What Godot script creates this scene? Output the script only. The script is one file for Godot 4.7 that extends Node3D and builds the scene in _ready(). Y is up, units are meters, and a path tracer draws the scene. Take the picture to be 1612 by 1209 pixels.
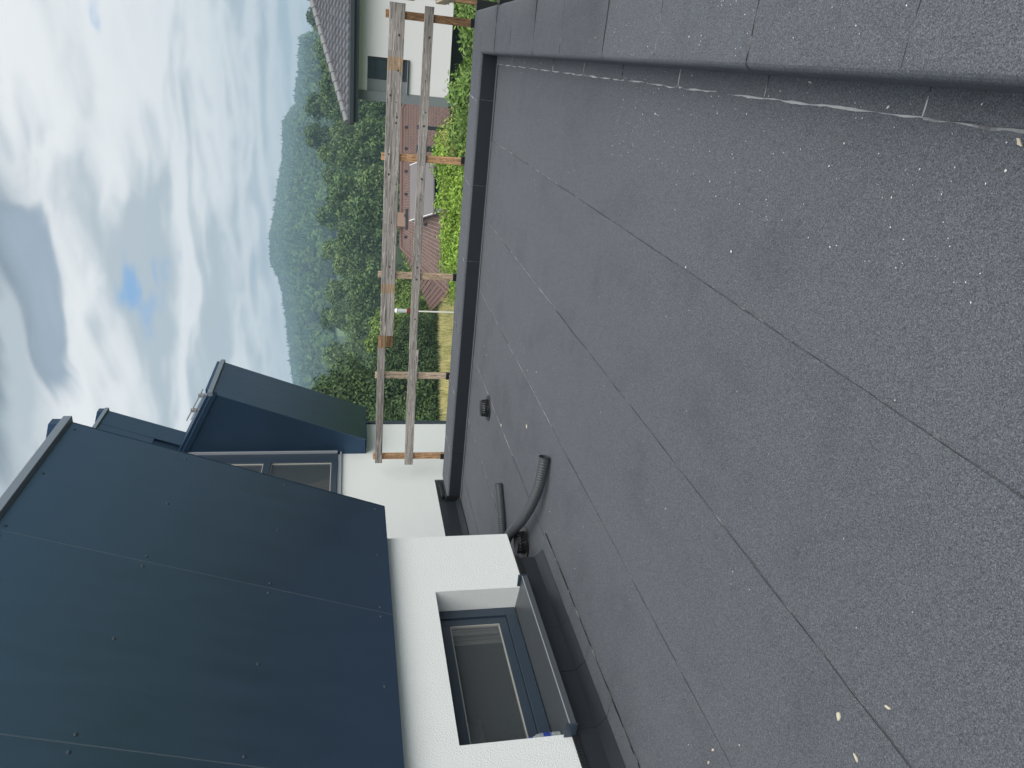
extends Node3D

# ------------------------------------------------------------------ helpers
class MB:
	var v := PackedVector3Array()
	var n := PackedVector3Array()
	var c := PackedColorArray()
	var u := PackedVector2Array()
	var col := Color(1, 1, 1)
	func tri(a: Vector3, b: Vector3, d: Vector3):      # counter-clockwise seen from outside
		var nn := (b - a).cross(d - a).normalized()
		v.append(a); v.append(d); v.append(b)
		for i in 3:
			n.append(nn); c.append(col); u.append(Vector2.ZERO)
	func quad(a: Vector3, b: Vector3, d: Vector3, e: Vector3):
		tri(a, b, d); tri(a, d, e)
	func trin(a: Vector3, b: Vector3, d: Vector3, na: Vector3, nb: Vector3, nd: Vector3):
		v.append(a); v.append(d); v.append(b)
		n.append(na); n.append(nd); n.append(nb)
		for i in 3:
			c.append(col); u.append(Vector2.ZERO)
	func box(lo: Vector3, hi: Vector3, bev := 0.0, t := Transform3D()):
		if bev <= 0.0:
			var p := []
			for i in 8:
				p.append(t * Vector3(hi.x if i & 1 else lo.x, hi.y if i & 2 else lo.y, hi.z if i & 4 else lo.z))
			quad(p[0], p[2], p[3], p[1]); quad(p[4], p[5], p[7], p[6])
			quad(p[0], p[4], p[6], p[2]); quad(p[1], p[3], p[7], p[5])
			quad(p[0], p[1], p[5], p[4]); quad(p[2], p[6], p[7], p[3])
			return
		var ce := (lo + hi) * 0.5
		var h := (hi - lo) * 0.5
		var ax := [Vector3(1, 0, 0), Vector3(0, 1, 0), Vector3(0, 0, 1)]
		var corner := func(sx, sy, sz, f):
			var k := Vector3(sx * (h.x - (0.0 if f == 0 else bev)), sy * (h.y - (0.0 if f == 1 else bev)), sz * (h.z - (0.0 if f == 2 else bev)))
			return t * (ce + k)
		var face := func(pts: Array, outd: Vector3):
			var a: Vector3 = pts[0]
			var nn := ((pts[1] as Vector3) - a).cross((pts[2] as Vector3) - a)
			if nn.dot(t.basis * outd) < 0:
				pts.reverse()
			if pts.size() == 4:
				quad(pts[0], pts[1], pts[2], pts[3])
			else:
				tri(pts[0], pts[1], pts[2])
		for f in 3:
			var a := (f + 1) % 3
			var b := (f + 2) % 3
			for s in [-1, 1]:
				var pts := []
				for q in [[-1, -1], [1, -1], [1, 1], [-1, 1]]:
					var g := [0, 0, 0]
					g[f] = s; g[a] = q[0]; g[b] = q[1]
					pts.append(corner.call(g[0], g[1], g[2], f))
				face.call(pts, ax[f] * s)
			for s in [-1, 1]:
				for s2 in [-1, 1]:
					var g1 := [0, 0, 0]
					var g2 := [0, 0, 0]
					g1[a] = s; g1[b] = s2; g1[f] = -1
					g2[a] = s; g2[b] = s2; g2[f] = 1
					face.call([corner.call(g1[0], g1[1], g1[2], a), corner.call(g2[0], g2[1], g2[2], a), corner.call(g2[0], g2[1], g2[2], b), corner.call(g1[0], g1[1], g1[2], b)], ax[a] * s + ax[b] * s2)
		for i in 8:
			var sx := 1 if i & 1 else -1
			var sy := 1 if i & 2 else -1
			var sz := 1 if i & 4 else -1
			face.call([corner.call(sx, sy, sz, 0), corner.call(sx, sy, sz, 1), corner.call(sx, sy, sz, 2)], Vector3(sx, sy, sz))
	# polygon in the xy plane (counter-clockwise seen from +z), extruded from z0 (far) to z1 (near)
	func prism(poly: PackedVector2Array, z0: float, z1: float):
		var idx := Geometry2D.triangulate_polygon(poly)
		for i in range(0, idx.size(), 3):
			var a := poly[idx[i]]
			var b := poly[idx[i + 1]]
			var d := poly[idx[i + 2]]
			if (b - a).cross(d - a) < 0:
				var s := b
				b = d
				d = s
			tri(Vector3(a.x, a.y, z1), Vector3(b.x, b.y, z1), Vector3(d.x, d.y, z1))
			tri(Vector3(a.x, a.y, z0), Vector3(d.x, d.y, z0), Vector3(b.x, b.y, z0))
		var area := 0.0
		for i in poly.size():
			area += poly[i].cross(poly[(i + 1) % poly.size()])
		for i in poly.size():
			var a := poly[i]
			var b := poly[(i + 1) % poly.size()]
			if area < 0:
				var s := a
				a = b
				b = s
			quad(Vector3(a.x, a.y, z1), Vector3(a.x, a.y, z0), Vector3(b.x, b.y, z0), Vector3(b.x, b.y, z1))
	func tube(pts: PackedVector3Array, rad: PackedFloat32Array, sides := 10, cap := true):
		var rings := []
		var norms := []
		var prev := Vector3.UP
		for i in pts.size():
			var d := (pts[mini(i + 1, pts.size() - 1)] - pts[maxi(i - 1, 0)]).normalized()
			if i == 0:
				prev = Vector3.UP if absf(d.y) < 0.9 else Vector3.RIGHT
			var a := (prev - d * prev.dot(d)).normalized()
			prev = a
			var b := d.cross(a)
			var ring := PackedVector3Array()
			var nr := PackedVector3Array()
			for k in sides:
				var th := TAU * k / sides
				var o := a * cos(th) + b * sin(th)
				ring.append(pts[i] + o * rad[i])
				nr.append(o)
			rings.append(ring); norms.append(nr)
		for i in pts.size() - 1:
			for k in sides:
				var k2 := (k + 1) % sides
				trin(rings[i][k], rings[i][k2], rings[i + 1][k2], norms[i][k], norms[i][k2], norms[i + 1][k2])
				trin(rings[i][k], rings[i + 1][k2], rings[i + 1][k], norms[i][k], norms[i + 1][k2], norms[i + 1][k])
		if cap:
			for k in range(1, sides - 1):
				tri(rings[0][0], rings[0][k + 1], rings[0][k])
				var e: PackedVector3Array = rings[-1]
				tri(e[0], e[k], e[k + 1])
	func cyl(a: Vector3, b: Vector3, r: float, sides := 10, r2 := -1.0):
		tube(PackedVector3Array([a, b]), PackedFloat32Array([r, r if r2 < 0 else r2]), sides)
	func lathe(prof: PackedVector2Array, at: Vector3, sides := 16):
		for i in prof.size() - 1:
			var p := prof[i]
			var q := prof[i + 1]
			var t := (q - p).normalized()
			for k in sides:
				var a := TAU * k / sides
				var b := TAU * (k + 1) / sides
				var na := Vector3(cos(a) * t.y, -t.x, sin(a) * t.y)
				var nb := Vector3(cos(b) * t.y, -t.x, sin(b) * t.y)
				var pa := at + Vector3(cos(a) * p.x, p.y, sin(a) * p.x)
				var pb := at + Vector3(cos(b) * p.x, p.y, sin(b) * p.x)
				var qa := at + Vector3(cos(a) * q.x, q.y, sin(a) * q.x)
				var qb := at + Vector3(cos(b) * q.x, q.y, sin(b) * q.x)
				trin(pa, qa, qb, na, na, nb)
				trin(pa, qb, pb, na, nb, nb)
	func mesh(m: Material) -> ArrayMesh:
		var arr := []
		arr.resize(Mesh.ARRAY_MAX)
		arr[Mesh.ARRAY_VERTEX] = v
		arr[Mesh.ARRAY_NORMAL] = n
		arr[Mesh.ARRAY_COLOR] = c
		arr[Mesh.ARRAY_TEX_UV] = u
		var am := ArrayMesh.new()
		am.add_surface_from_arrays(Mesh.PRIMITIVE_TRIANGLES, arr)
		am.surface_set_material(0, m)
		return am

var M := {}
var used := {}
var rng := RandomNumberGenerator.new()

func lin(r, g, b) -> Color:
	return Color(r, g, b).linear_to_srgb()

func mat(key: String, col: Color, rough := 0.8, metal := 0.0, vc := false) -> StandardMaterial3D:
	var m := StandardMaterial3D.new()
	m.albedo_color = Color(col.r, col.g, col.b).linear_to_srgb()
	m.roughness = rough
	m.metallic = metal
	m.vertex_color_use_as_albedo = vc
	M[key] = m
	return m

func numbered(called: String) -> String:
	if not used.has(called):
		used[called] = 0
		return called
	used[called] += 1
	return "%s_%03d" % [called, used[called]]

func tag(o: Node, label: String, category: String, group := "", kind := ""):
	if label: o.set_meta("label", label)
	if category: o.set_meta("category", category)
	if group: o.set_meta("group", group)
	if kind: o.set_meta("kind", kind)
	return o

func thing(called: String, label: String, category: String, at := Vector3.ZERO, turn := 0.0, group := "") -> Node3D:
	var o := Node3D.new()
	o.name = numbered(called)
	add_child(o)
	o.position = at
	o.rotation.y = turn
	tag(o, label, category, group)
	return o

func part(called: String, me: Mesh, parent: Node, at := Vector3.ZERO) -> MeshInstance3D:
	var o := MeshInstance3D.new()
	o.name = called if parent != self else numbered(called)
	o.mesh = me
	o.position = at
	parent.add_child(o, true)
	return o

func azp(az: float, r: float, y: float) -> Vector3:
	return Vector3(sin(deg_to_rad(az)) * r, y, -cos(deg_to_rad(az)) * r)

func elp(az: float, el: float, r: float) -> Vector3:
	return azp(az, r, 1.6 + r * tan(deg_to_rad(el)))

func interp(tab: Array, x: float) -> float:
	if x <= tab[0][0]: return tab[0][1]
	for i in range(1, tab.size()):
		if x <= tab[i][0]:
			var t: float = (x - tab[i - 1][0]) / (tab[i][0] - tab[i - 1][0])
			t = t * t * (3.0 - 2.0 * t) * 0.5 + t * 0.5
			return lerpf(tab[i - 1][1], tab[i][1], t)
	return tab[-1][1]

# ------------------------------------------------------------------ camera, sky, light
func camera_and_light():
	var cam := Camera3D.new()
	cam.name = "camera"
	add_child(cam)
	var yaw := deg_to_rad(24.5945507)
	var pitch := deg_to_rad(12.92024239)
	var roll := deg_to_rad(-0.48950788)
	var f := Vector3(-sin(yaw), 0, -cos(yaw))
	var r := Vector3(cos(yaw), 0, -sin(yaw))
	var d := Vector3(0, -1, 0)
	var f2 := f * cos(pitch) + d * sin(pitch)
	var d2 := d * cos(pitch) - f * sin(pitch)
	var r3 := r * cos(roll) + d2 * sin(roll)
	var d3 := d2 * cos(roll) - r * sin(roll)
	# the photograph was taken in portrait and is shown on its side: what is down in the world is right in the picture
	cam.transform = Transform3D(Basis(d3, r3, -f2), Vector3(0, 1.6, 0))
	cam.fov = rad_to_deg(2.0 * atan(604.5 / 1130.76))
	cam.near = 0.05
	cam.far = 6000.0
	cam.current = true

	var sun := DirectionalLight3D.new()
	sun.name = "sun"
	add_child(sun)
	var to_sun := Vector3(0.52, 0.70, 0.42)
	sun.look_at_from_position(to_sun, Vector3.ZERO, Vector3.UP)
	sun.light_energy = 0.5
	sun.light_angular_distance = 70.0
	sun.light_color = Color(1.0, 0.975, 0.94)
	sun.shadow_enabled = true

	var env := Environment.new()
	env.background_mode = Environment.BG_SKY
	env.tonemap_mode = Environment.TONE_MAPPER_LINEAR
	env.tonemap_exposure = 2.4
	env.sdfgi_enabled = true
	env.ssao_enabled = true
	env.ssil_enabled = true
	env.fog_enabled = true
	env.fog_density = 0.00072
	env.fog_light_color = Color(0.72, 0.86, 0.95)
	var sky := Sky.new()
	var pm := PanoramaSkyMaterial.new()
	pm.panorama = ImageTexture.create_from_image(sky_image())
	sky.sky_material = pm
	env.sky = sky
	env.background_energy_multiplier = 0.42
	var we := WorldEnvironment.new()
	we.name = "world_environment"
	we.environment = env
	add_child(we)

func sky_image() -> Image:
	var w := 2560
	var h := 1280
	var lo := FastNoiseLite.new()
	lo.seed = 11
	lo.noise_type = FastNoiseLite.TYPE_SIMPLEX_SMOOTH
	lo.frequency = 0.32
	lo.fractal_octaves = 3
	var hi := FastNoiseLite.new()
	hi.seed = 5
	hi.noise_type = FastNoiseLite.TYPE_SIMPLEX_SMOOTH
	hi.frequency = 0.9
	hi.fractal_octaves = 6
	hi.fractal_gain = 0.53
	var wa := FastNoiseLite.new()
	wa.seed = 77
	wa.frequency = 1.3
	wa.fractal_octaves = 3
	var data := PackedFloat32Array()
	data.resize(w * h * 3)
	var below := Vector3(0.50, 0.55, 0.60)
	var k := 0
	for j in h:
		var el := PI * (0.5 - (j + 0.5) / h)
		var sy := sin(el)
		var cy := cos(el)
		var eld := rad_to_deg(el)
		for i in w:
			var cl := below
			if eld > -1.0:
				var az := wrapf(TAU * (i + 0.5) / w, -PI, PI)      # the picture's first column looks along -z
				var azd := rad_to_deg(az)
				var s := 1.0 / (maxf(sy, 0.0) + 0.16)
				var px := sin(az) * cy * s
				var pz := -cos(az) * cy * s
				var q := wa.get_noise_2d(px, pz) * 0.35
				var a := lo.get_noise_2d(px + q, pz * 1.5 - q)
				var b := hi.get_noise_2d(px * 0.9 + q, pz * 2.3 + q)
				var t := clampf(0.64 + a * 0.6 + b * 1.7, 0.0, 1.0)
				t = t * t * (3.0 - 2.0 * t)
				cl = Vector3(0.52, 0.58, 0.625).lerp(Vector3(0.95, 0.96, 0.965), t)
				# the heavy grey cloud and the gap of blue that the photograph shows; others like them elsewhere come from the noise
				var da := (azd + 21.0) / 15.0
				var wob := eld + a * 2.0 + b * 4.5
				var dk := a * 0.7 + b * 0.6 + 1.0 * exp(-da * da) * smoothstep(17.5, 22.5, wob) * (1.0 - smoothstep(36.0, 48.0, wob)) - 0.37 + clampf((eld - 30.0) / 60.0, 0.0, 0.12)
				dk = smoothstep(-0.16, 0.40, dk)
				cl = cl.lerp(Vector3(0.225, 0.28, 0.35) * (1.0 + b * 0.9), dk * 0.92)
				da = (azd + 17.0) / 5.2
				var de := (eld - 14.0 - sin(azd * 0.9) * 0.45) / 1.9
				var b2 := hi.get_noise_2d(px * 3.4 + 9.0, pz * 5.0 - 3.0)
				var bl := -a * 0.4 + b * 0.5 + b2 * 0.9 + 1.25 * exp(-(da * da + de * de)) - 0.66
				bl = smoothstep(0.0, 0.55, bl)
				cl = cl.lerp(Vector3(0.22, 0.44, 0.80), bl * 0.92)
				var hz := exp(-maxf(eld, 0.0) / 4.5)
				cl = cl.lerp(Vector3(0.74, 0.79, 0.83), hz * 0.6)
			data[k] = cl.x
			data[k + 1] = cl.y
			data[k + 2] = cl.z
			k += 3
	return Image.create_from_data(w, h, false, Image.FORMAT_RGBF, data.to_byte_array())

# ------------------------------------------------------------------ materials
func grain_image(size: int, mean: float, amp: float, bright: float, sd: int) -> Image:
	var r := RandomNumberGenerator.new()
	r.seed = sd
	var a := PackedFloat32Array()
	a.resize(size * size)
	for i in size * size:
		a[i] = r.randf() + r.randf() - 1.0
	var data := PackedByteArray()
	data.resize(size * size * 3)
	for y in size:
		var y2 := ((y + 1) % size) * size
		var y1 := y * size
		for x in size:
			var x2 := (x + 1) % size
			var g := (a[y1 + x] + a[y1 + x2] + a[y2 + x] + a[y2 + x2]) * 0.5
			var val := mean + g * amp
			if a[y1 + x] > 0.9:
				val += bright * (a[y1 + x] - 0.9) * 10.0
			var e := a[y2 + x2] * 0.012
			var k := (y1 + x) * 3
			data[k] = int(clampf(val + e, 0, 1) * 255.0)
			data[k + 1] = int(clampf(val, 0, 1) * 255.0)
			data[k + 2] = int(clampf(val - e, 0, 1) * 255.0)
	return Image.create_from_data(size, size, false, Image.FORMAT_RGB8, data)

func wood_image(sd: int) -> Image:
	var size := 512
	var n1 := FastNoiseLite.new()
	n1.seed = sd
	n1.frequency = 0.02
	n1.fractal_octaves = 4
	var n2 := FastNoiseLite.new()
	n2.seed = sd + 1
	n2.frequency = 0.012
	n2.fractal_octaves = 2
	var im := Image.create(size, size, false, Image.FORMAT_RGB8)
	for y in size:
		for x in size:
			var wv := n2.get_noise_2d(x * 0.7, y * 1.5) * 26.0
			var g := n1.get_noise_2d(x * 0.16, (y + wv) * 3.2)
			var rings := 0.5 + 0.5 * sin((y + wv * 2.4) * TAU / 30.0)
			var val := 0.80 + g * 0.42 - rings * 0.10
			im.set_pixel(x, y, Color(clampf(val, 0, 1), clampf(val * 0.985, 0, 1), clampf(val * 0.965, 0, 1)))
	return im

func smear_image() -> Image:
	# rain-washed, slightly uneven gloss
	var n := FastNoiseLite.new()
	n.seed = 66
	n.frequency = 0.01
	n.fractal_octaves = 5
	var im := Image.create(256, 256, false, Image.FORMAT_L8)
	for y in 256:
		for x in 256:
			var v := 0.9 + n.get_noise_2d(x * 4.0, y * 0.9) * 0.16
			im.set_pixel(x, y, Color(v, v, v))
	return im

func normal_tex(freq: float, size: int, strength: float, sd: int) -> NoiseTexture2D:
	var n := FastNoiseLite.new()
	n.seed = sd
	n.frequency = freq
	n.fractal_octaves = 3
	var t := NoiseTexture2D.new()
	t.width = size
	t.height = size
	t.seamless = true
	t.as_normal_map = true
	t.bump_strength = strength
	t.noise = n
	return t

func materials():
	var g := grain_image(1024, 0.56, 0.21, 0.4, 3)
	var gt := ImageTexture.create_from_image(g)
	# mineral-granule roofing felt: the grain picture is sRGB, its mean about 0.28 linear
	var felt := mat("felt", Color(0.352, 0.385, 0.445), 0.8, 0.0, true)
	felt.albedo_texture = gt
	felt.uv1_triplanar = true
	felt.uv1_world_triplanar = true
	felt.uv1_scale = Vector3(0.72, 0.72, 0.72)
	var gn: Image = g.duplicate()
	gn.bump_map_to_normal_map(1.6)
	felt.normal_enabled = true
	felt.normal_texture = ImageTexture.create_from_image(gn)
	felt.normal_scale = 0.6
	mat("bitumen", Color(0.012, 0.013, 0.016), 0.38)
	# smooth torch-on bitumen sheet without granules on the end parapet and far wall: close up it is grainless, glossy and sharply edged against the granule felt
	mat("upstand", Color(0.021, 0.025, 0.031), 0.36)
	mat("bead", Color(1, 1, 1), 0.7, 0.0, true)
	var st := mat("stucco", Color(0.77, 0.80, 0.80), 0.92)
	st.uv1_triplanar = true
	st.uv1_world_triplanar = true
	st.uv1_scale = Vector3(1.6, 1.6, 1.6)
	st.normal_enabled = true
	st.normal_texture = normal_tex(0.09, 512, 5.0, 8)
	st.normal_scale = 0.55
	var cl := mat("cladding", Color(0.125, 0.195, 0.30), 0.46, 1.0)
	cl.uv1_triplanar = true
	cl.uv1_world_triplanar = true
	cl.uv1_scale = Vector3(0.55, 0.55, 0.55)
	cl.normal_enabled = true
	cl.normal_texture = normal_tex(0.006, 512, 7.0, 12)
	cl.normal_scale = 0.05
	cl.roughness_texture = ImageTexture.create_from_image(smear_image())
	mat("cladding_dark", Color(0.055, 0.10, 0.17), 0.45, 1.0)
	mat("flashing", Color(0.19, 0.23, 0.28), 0.5, 0.3)
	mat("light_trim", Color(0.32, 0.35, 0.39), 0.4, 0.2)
	mat("core", Color(0.02, 0.022, 0.026), 0.8)
	mat("rivet", Color(0.06, 0.08, 0.11), 0.3, 0.4)
	mat("joint", Color(0.20, 0.23, 0.26), 0.6)
	mat("frame", Color(0.030, 0.046, 0.068), 0.42)
	mat("gasket", Color(0.36, 0.36, 0.34), 0.55)
	mat("black_plastic", Color(0.014, 0.015, 0.017), 0.45)
	mat("sill", Color(0.075, 0.085, 0.095), 0.38, 0.2)
	var gl := mat("glass", Color(0.16, 0.19, 0.20), 0.03)
	gl.transparency = BaseMaterial3D.TRANSPARENCY_ALPHA
	gl.albedo_color.a = 0.16
	gl.metallic_specular = 0.6
	var gl2 := mat("dark_glass", Color(0.035, 0.06, 0.075), 0.04, 0.2)
	gl2.metallic_specular = 0.6
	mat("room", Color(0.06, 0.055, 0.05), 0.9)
	mat("dull_grey", Color(0.26, 0.27, 0.25), 0.8)
	mat("hose", Color(0.055, 0.062, 0.07), 0.38)
	var wd := mat("wood", Color(1, 1, 1), 0.85, 0.0, true)
	wd.albedo_texture = ImageTexture.create_from_image(wood_image(21))
	wd.uv1_triplanar = true
	wd.uv1_world_triplanar = true
	wd.uv1_scale = Vector3(0.5, 3.2, 3.2)
	var wp := mat("wood_post", Color(1, 1, 1), 0.8, 0.0, true)
	var wi := wood_image(22)
	wi.rotate_90(CLOCKWISE)
	wp.albedo_texture = ImageTexture.create_from_image(wi)
	wp.uv1_triplanar = true
	wp.uv1_world_triplanar = true
	wp.uv1_scale = Vector3(3.0, 1.1, 3.0)
	mat("bark", Color(0.07, 0.055, 0.042), 0.9)
	var lf := mat("leaf", Color(1, 1, 1), 0.62, 0.0, true)
	lf.backlight_enabled = true
	lf.backlight = Color(0.10, 0.16, 0.03)
	lf.cull_mode = BaseMaterial3D.CULL_DISABLED
	mat("ground", Color(1, 1, 1), 0.95, 0.0, true)
	mat("far_tree", Color(1, 1, 1), 0.9, 0.0, true)
	mat("straw", Color(1, 1, 1), 0.9, 0.0, true)
	mat("crumb", Color(0.72, 0.72, 0.70), 0.8)
	mat("wood_chip", Color(0.62, 0.56, 0.44), 0.8)
	mat("mid_grey", Color(0.20, 0.225, 0.24), 0.7)
	mat("anthracite", Color(0.028, 0.038, 0.050), 0.5)
	mat("tile_grey", Color(1, 1, 1), 0.55, 0.0, true)
	mat("tile_brown", Color(1, 1, 1), 0.75, 0.0, true)
	mat("house_white", Color(0.84, 0.83, 0.85), 0.9)
	mat("pale_grey", Color(0.50, 0.55, 0.58), 0.8)
	mat("brick_chimney", Color(0.36, 0.25, 0.20), 0.9)
	mat("white_paint", Color(0.74, 0.75, 0.74), 0.5)
	mat("red_paint", Color(0.19, 0.035, 0.022), 0.55)
	mat("zinc", Color(0.28, 0.29, 0.31), 0.5, 0.4)

# ------------------------------------------------------------------ terrain
var ridge_tab := [[-180.0, 3.0], [-60.0, 3.0], [-45.0, 3.1], [-32.0, 3.6], [-24.5, 4.0], [-23.0, 4.24], [-20.3, 4.48], [-17.9, 4.8], [-16.8, 5.1], [-15.5, 5.64], [-13.8, 5.72], [-11.1, 5.22], [-7.8, 4.72], [-5.6, 4.66], [-4.9, 4.3], [-4.3, 3.75], [-1.0, 3.4], [1.0, 3.2], [3.0, 3.25], [8.0, 3.4], [20.0, 3.3], [60.0, 3.0], [180.0, 3.0]]

func ground_y(az: float, r: float) -> float:
	var left := clampf((az + 13.0) / -5.0, 0.0, 1.0)
	var a := lerpf(-6.9, -4.5, left)
	var b := lerpf(-2.0, -8.0, clampf((az + 7.0) / -14.0, 0.0, 1.0))
	var yr := 1.6 + 1300.0 * tan(deg_to_rad(interp(ridge_tab, az))) - 14.5
	var foot := 8.0
	return interp([[11.0, -3.3], [43.0, a], [95.0, -11.0], [140.0, -11.5], [240.0, b], [330.0, -8.0], [430.0, -4.0], [520.0, foot], [900.0, lerpf(foot, yr, 0.46)], [1300.0, yr], [1800.0, yr - 50.0], [3200.0, yr - 60.0]], r)

func ground_color(az: float, r: float, nz: FastNoiseLite) -> Color:
	var p := azp(az, r, 0)
	var k := nz.get_noise_2d(p.x * 3.0, p.z * 3.0)
	var c := Color(0.075 + 0.03 * k, 0.105 + 0.03 * k, 0.04)
	if az < -14.0 and az > -60.0 and r > 26.0 and r < 58.0:
		c = Color(0.58 + 0.08 * k, 0.53 + 0.07 * k, 0.24)
	elif r > 850.0 and az > -0.5 and az < 6.0:
		c = Color(0.17, 0.24, 0.09) if r > 1080.0 else Color(0.27, 0.22, 0.14)
	elif r > 120.0 and (r < 420.0 or (r < 600.0 and (az < -21.5 or az > -18.5))):
		c = Color(0.045, 0.075, 0.022)
	elif r > 420.0 and r < 600.0:
		c = Color(0.12, 0.19, 0.06)
	elif r > 600.0:
		c = Color(0.04, 0.06, 0.02)
	return c

func terrain():
	var nz := FastNoiseLite.new()
	nz.seed = 4
	nz.frequency = 0.02
	nz.fractal_octaves = 4
	var azs := PackedFloat32Array()
	var a := -180.0
	while a < 180.01:
		azs.append(a)
		a += 0.75 if a >= -48.0 and a < 24.0 else 6.0
	var rs := PackedFloat32Array([0.1, 6, 11, 16, 22, 27, 30, 32, 35, 38, 41, 44, 48, 52, 55, 58, 66, 78, 95, 118, 140, 165, 190, 215, 240, 280, 330, 380, 430, 475, 520, 600, 700, 800, 860, 900, 1000, 1070, 1090, 1200, 1300, 1450, 1700])
	var mb := MB.new()
	var pt := []
	var cc := []
	for r in rs:
		var row := PackedVector3Array()
		var crow := PackedColorArray()
		for z in azs:
			row.append(azp(z, r, ground_y(z, r)))
			crow.append(ground_color(z, r, nz))
		pt.append(row); cc.append(crow)
	for i in rs.size() - 1:
		for j in azs.size() - 1:
			mb.col = cc[i][j]
			mb.quad(pt[i][j], pt[i][j + 1], pt[i + 1][j + 1], pt[i + 1][j])
	var o := part("ground", mb.mesh(M.ground), self)
	tag(o, "rolling ground with dry meadow and green fields below the terrace", "", "", "structure")

# ------------------------------------------------------------------ the roof terrace
const RX := 0.067      # inner face of the side parapet
const PZ := -8.62      # inner face of the end parapet
const PH := 0.193      # height of the parapets
const PO := -9.20      # outer face of the end parapet

func felt_sheet(x0: float, x1: float, z0: float, z1: float, yl: float, yh: float, tone: Color, sd: int) -> Mesh:
	# one length of roofing felt, lying almost flat: edge at x1 raised to yh with a visible thickness, wavy edges
	var nz := FastNoiseLite.new()
	nz.seed = sd
	nz.frequency = 0.6
	nz.fractal_octaves = 4
	var mb := MB.new()
	var nx := 10
	var ns := int((z1 - z0) / 0.09)
	var P := []
	var C := []
	for i in ns + 1:
		var z := lerpf(z0, z1, float(i) / ns)
		var row := PackedVector3Array()
		var crow := PackedColorArray()
		var e1 := nz.get_noise_2d(z * 2.2, 7.0) * 0.009
		for j in nx + 1:
			var t := float(j) / nx
			var x := lerpf(x0, x1 + e1, t)
			var y := lerpf(yl, yh, t * t) + nz.get_noise_2d(x * 1.8, z * 1.8) * 0.0022 + nz.get_noise_2d(x * 0.5 + 70.0, z * 7.0) * 0.0020
			row.append(Vector3(x, y, z))
			var k := 1.0 + nz.get_noise_2d(x * 3.0 + 40.0, z * 1.6) * 0.22 + nz.get_noise_2d(x * 0.6 + 20.0, z * 9.0) * 0.08 + maxf(0.0, nz.get_noise_2d(x * 7.0, z * 7.0 + 33.0) - 0.16) * 0.75
			var red := clampf(nz.get_noise_2d(x * 1.3, z * 1.3 + 90.0), 0.0, 1.0) * 0.05
			crow.append(Color(tone.r * k * (1.0 + red), tone.g * k, tone.b * k))
		P.append(row); C.append(crow)
	for i in ns:
		for j in nx:
			var base := mb.v.size()
			mb.quad(P[i][j], P[i + 1][j], P[i + 1][j + 1], P[i][j + 1])
			# tri order in quad(): a,d,b then a,e,d
			mb.c[base] = C[i][j]; mb.c[base + 1] = C[i + 1][j + 1]; mb.c[base + 2] = C[i + 1][j]
			mb.c[base + 3] = C[i][j]; mb.c[base + 4] = C[i][j + 1]; mb.c[base + 5] = C[i + 1][j + 1]
		mb.col = Color(0.4, 0.4, 0.4)
		var d := Vector3(0.0, -0.006, 0)
		mb.quad(P[i][nx], P[i + 1][nx], P[i + 1][nx] + d, P[i][nx] + d)
		mb.col = Color(1, 1, 1)
	return mb.mesh(M.felt)

func bead(path: PackedVector3Array, w0: float, dark: float, sd: int, dust: Callable) -> Mesh:
	# squeezed-out bitumen along a lap: an uneven low ridge, in places dusted white
	var nz := FastNoiseLite.new()
	nz.seed = sd
	nz.frequency = 2.2
	nz.fractal_octaves = 3
	var mb := MB.new()
	var L := 0.0
	var rows := []
	var cols := []
	for i in path.size():
		if i > 0: L += path[i].distance_to(path[i - 1])
		var d := (path[mini(i + 1, path.size() - 1)] - path[maxi(i - 1, 0)]).normalized()
		var s := Vector3.UP.cross(d).normalized()
		var w := w0 * clampf(0.75 + nz.get_noise_2d(L * 3.0, 1.0) * 1.3, 0.12, 2.0)
		var off := s * nz.get_noise_2d(L * 2.0, 5.0) * w0 * 1.2
		var hgt := Vector3.UP * (0.0015 + w * 0.25)
		rows.append([path[i] + off - s * w, path[i] + off + hgt, path[i] + off + s * w])
		var li: float = dust.call(path[i], nz.get_noise_2d(L * 2.4, 9.0))
		cols.append(Color(dark, dark, dark * 1.1).lerp(Color(0.46, 0.47, 0.48), clampf(li, 0, 1)))
	for i in path.size() - 1:
		mb.col = cols[i]
		for k in 2:
			mb.quad(rows[i][k], rows[i + 1][k], rows[i + 1][k + 1], rows[i][k + 1])
	return mb.mesh(M.bead)

func line_pts(a: Vector3, b: Vector3, n: int) -> PackedVector3Array:
	var p := PackedVector3Array()
	for i in n + 1:
		p.append(a.lerp(b, float(i) / n))
	return p

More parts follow.
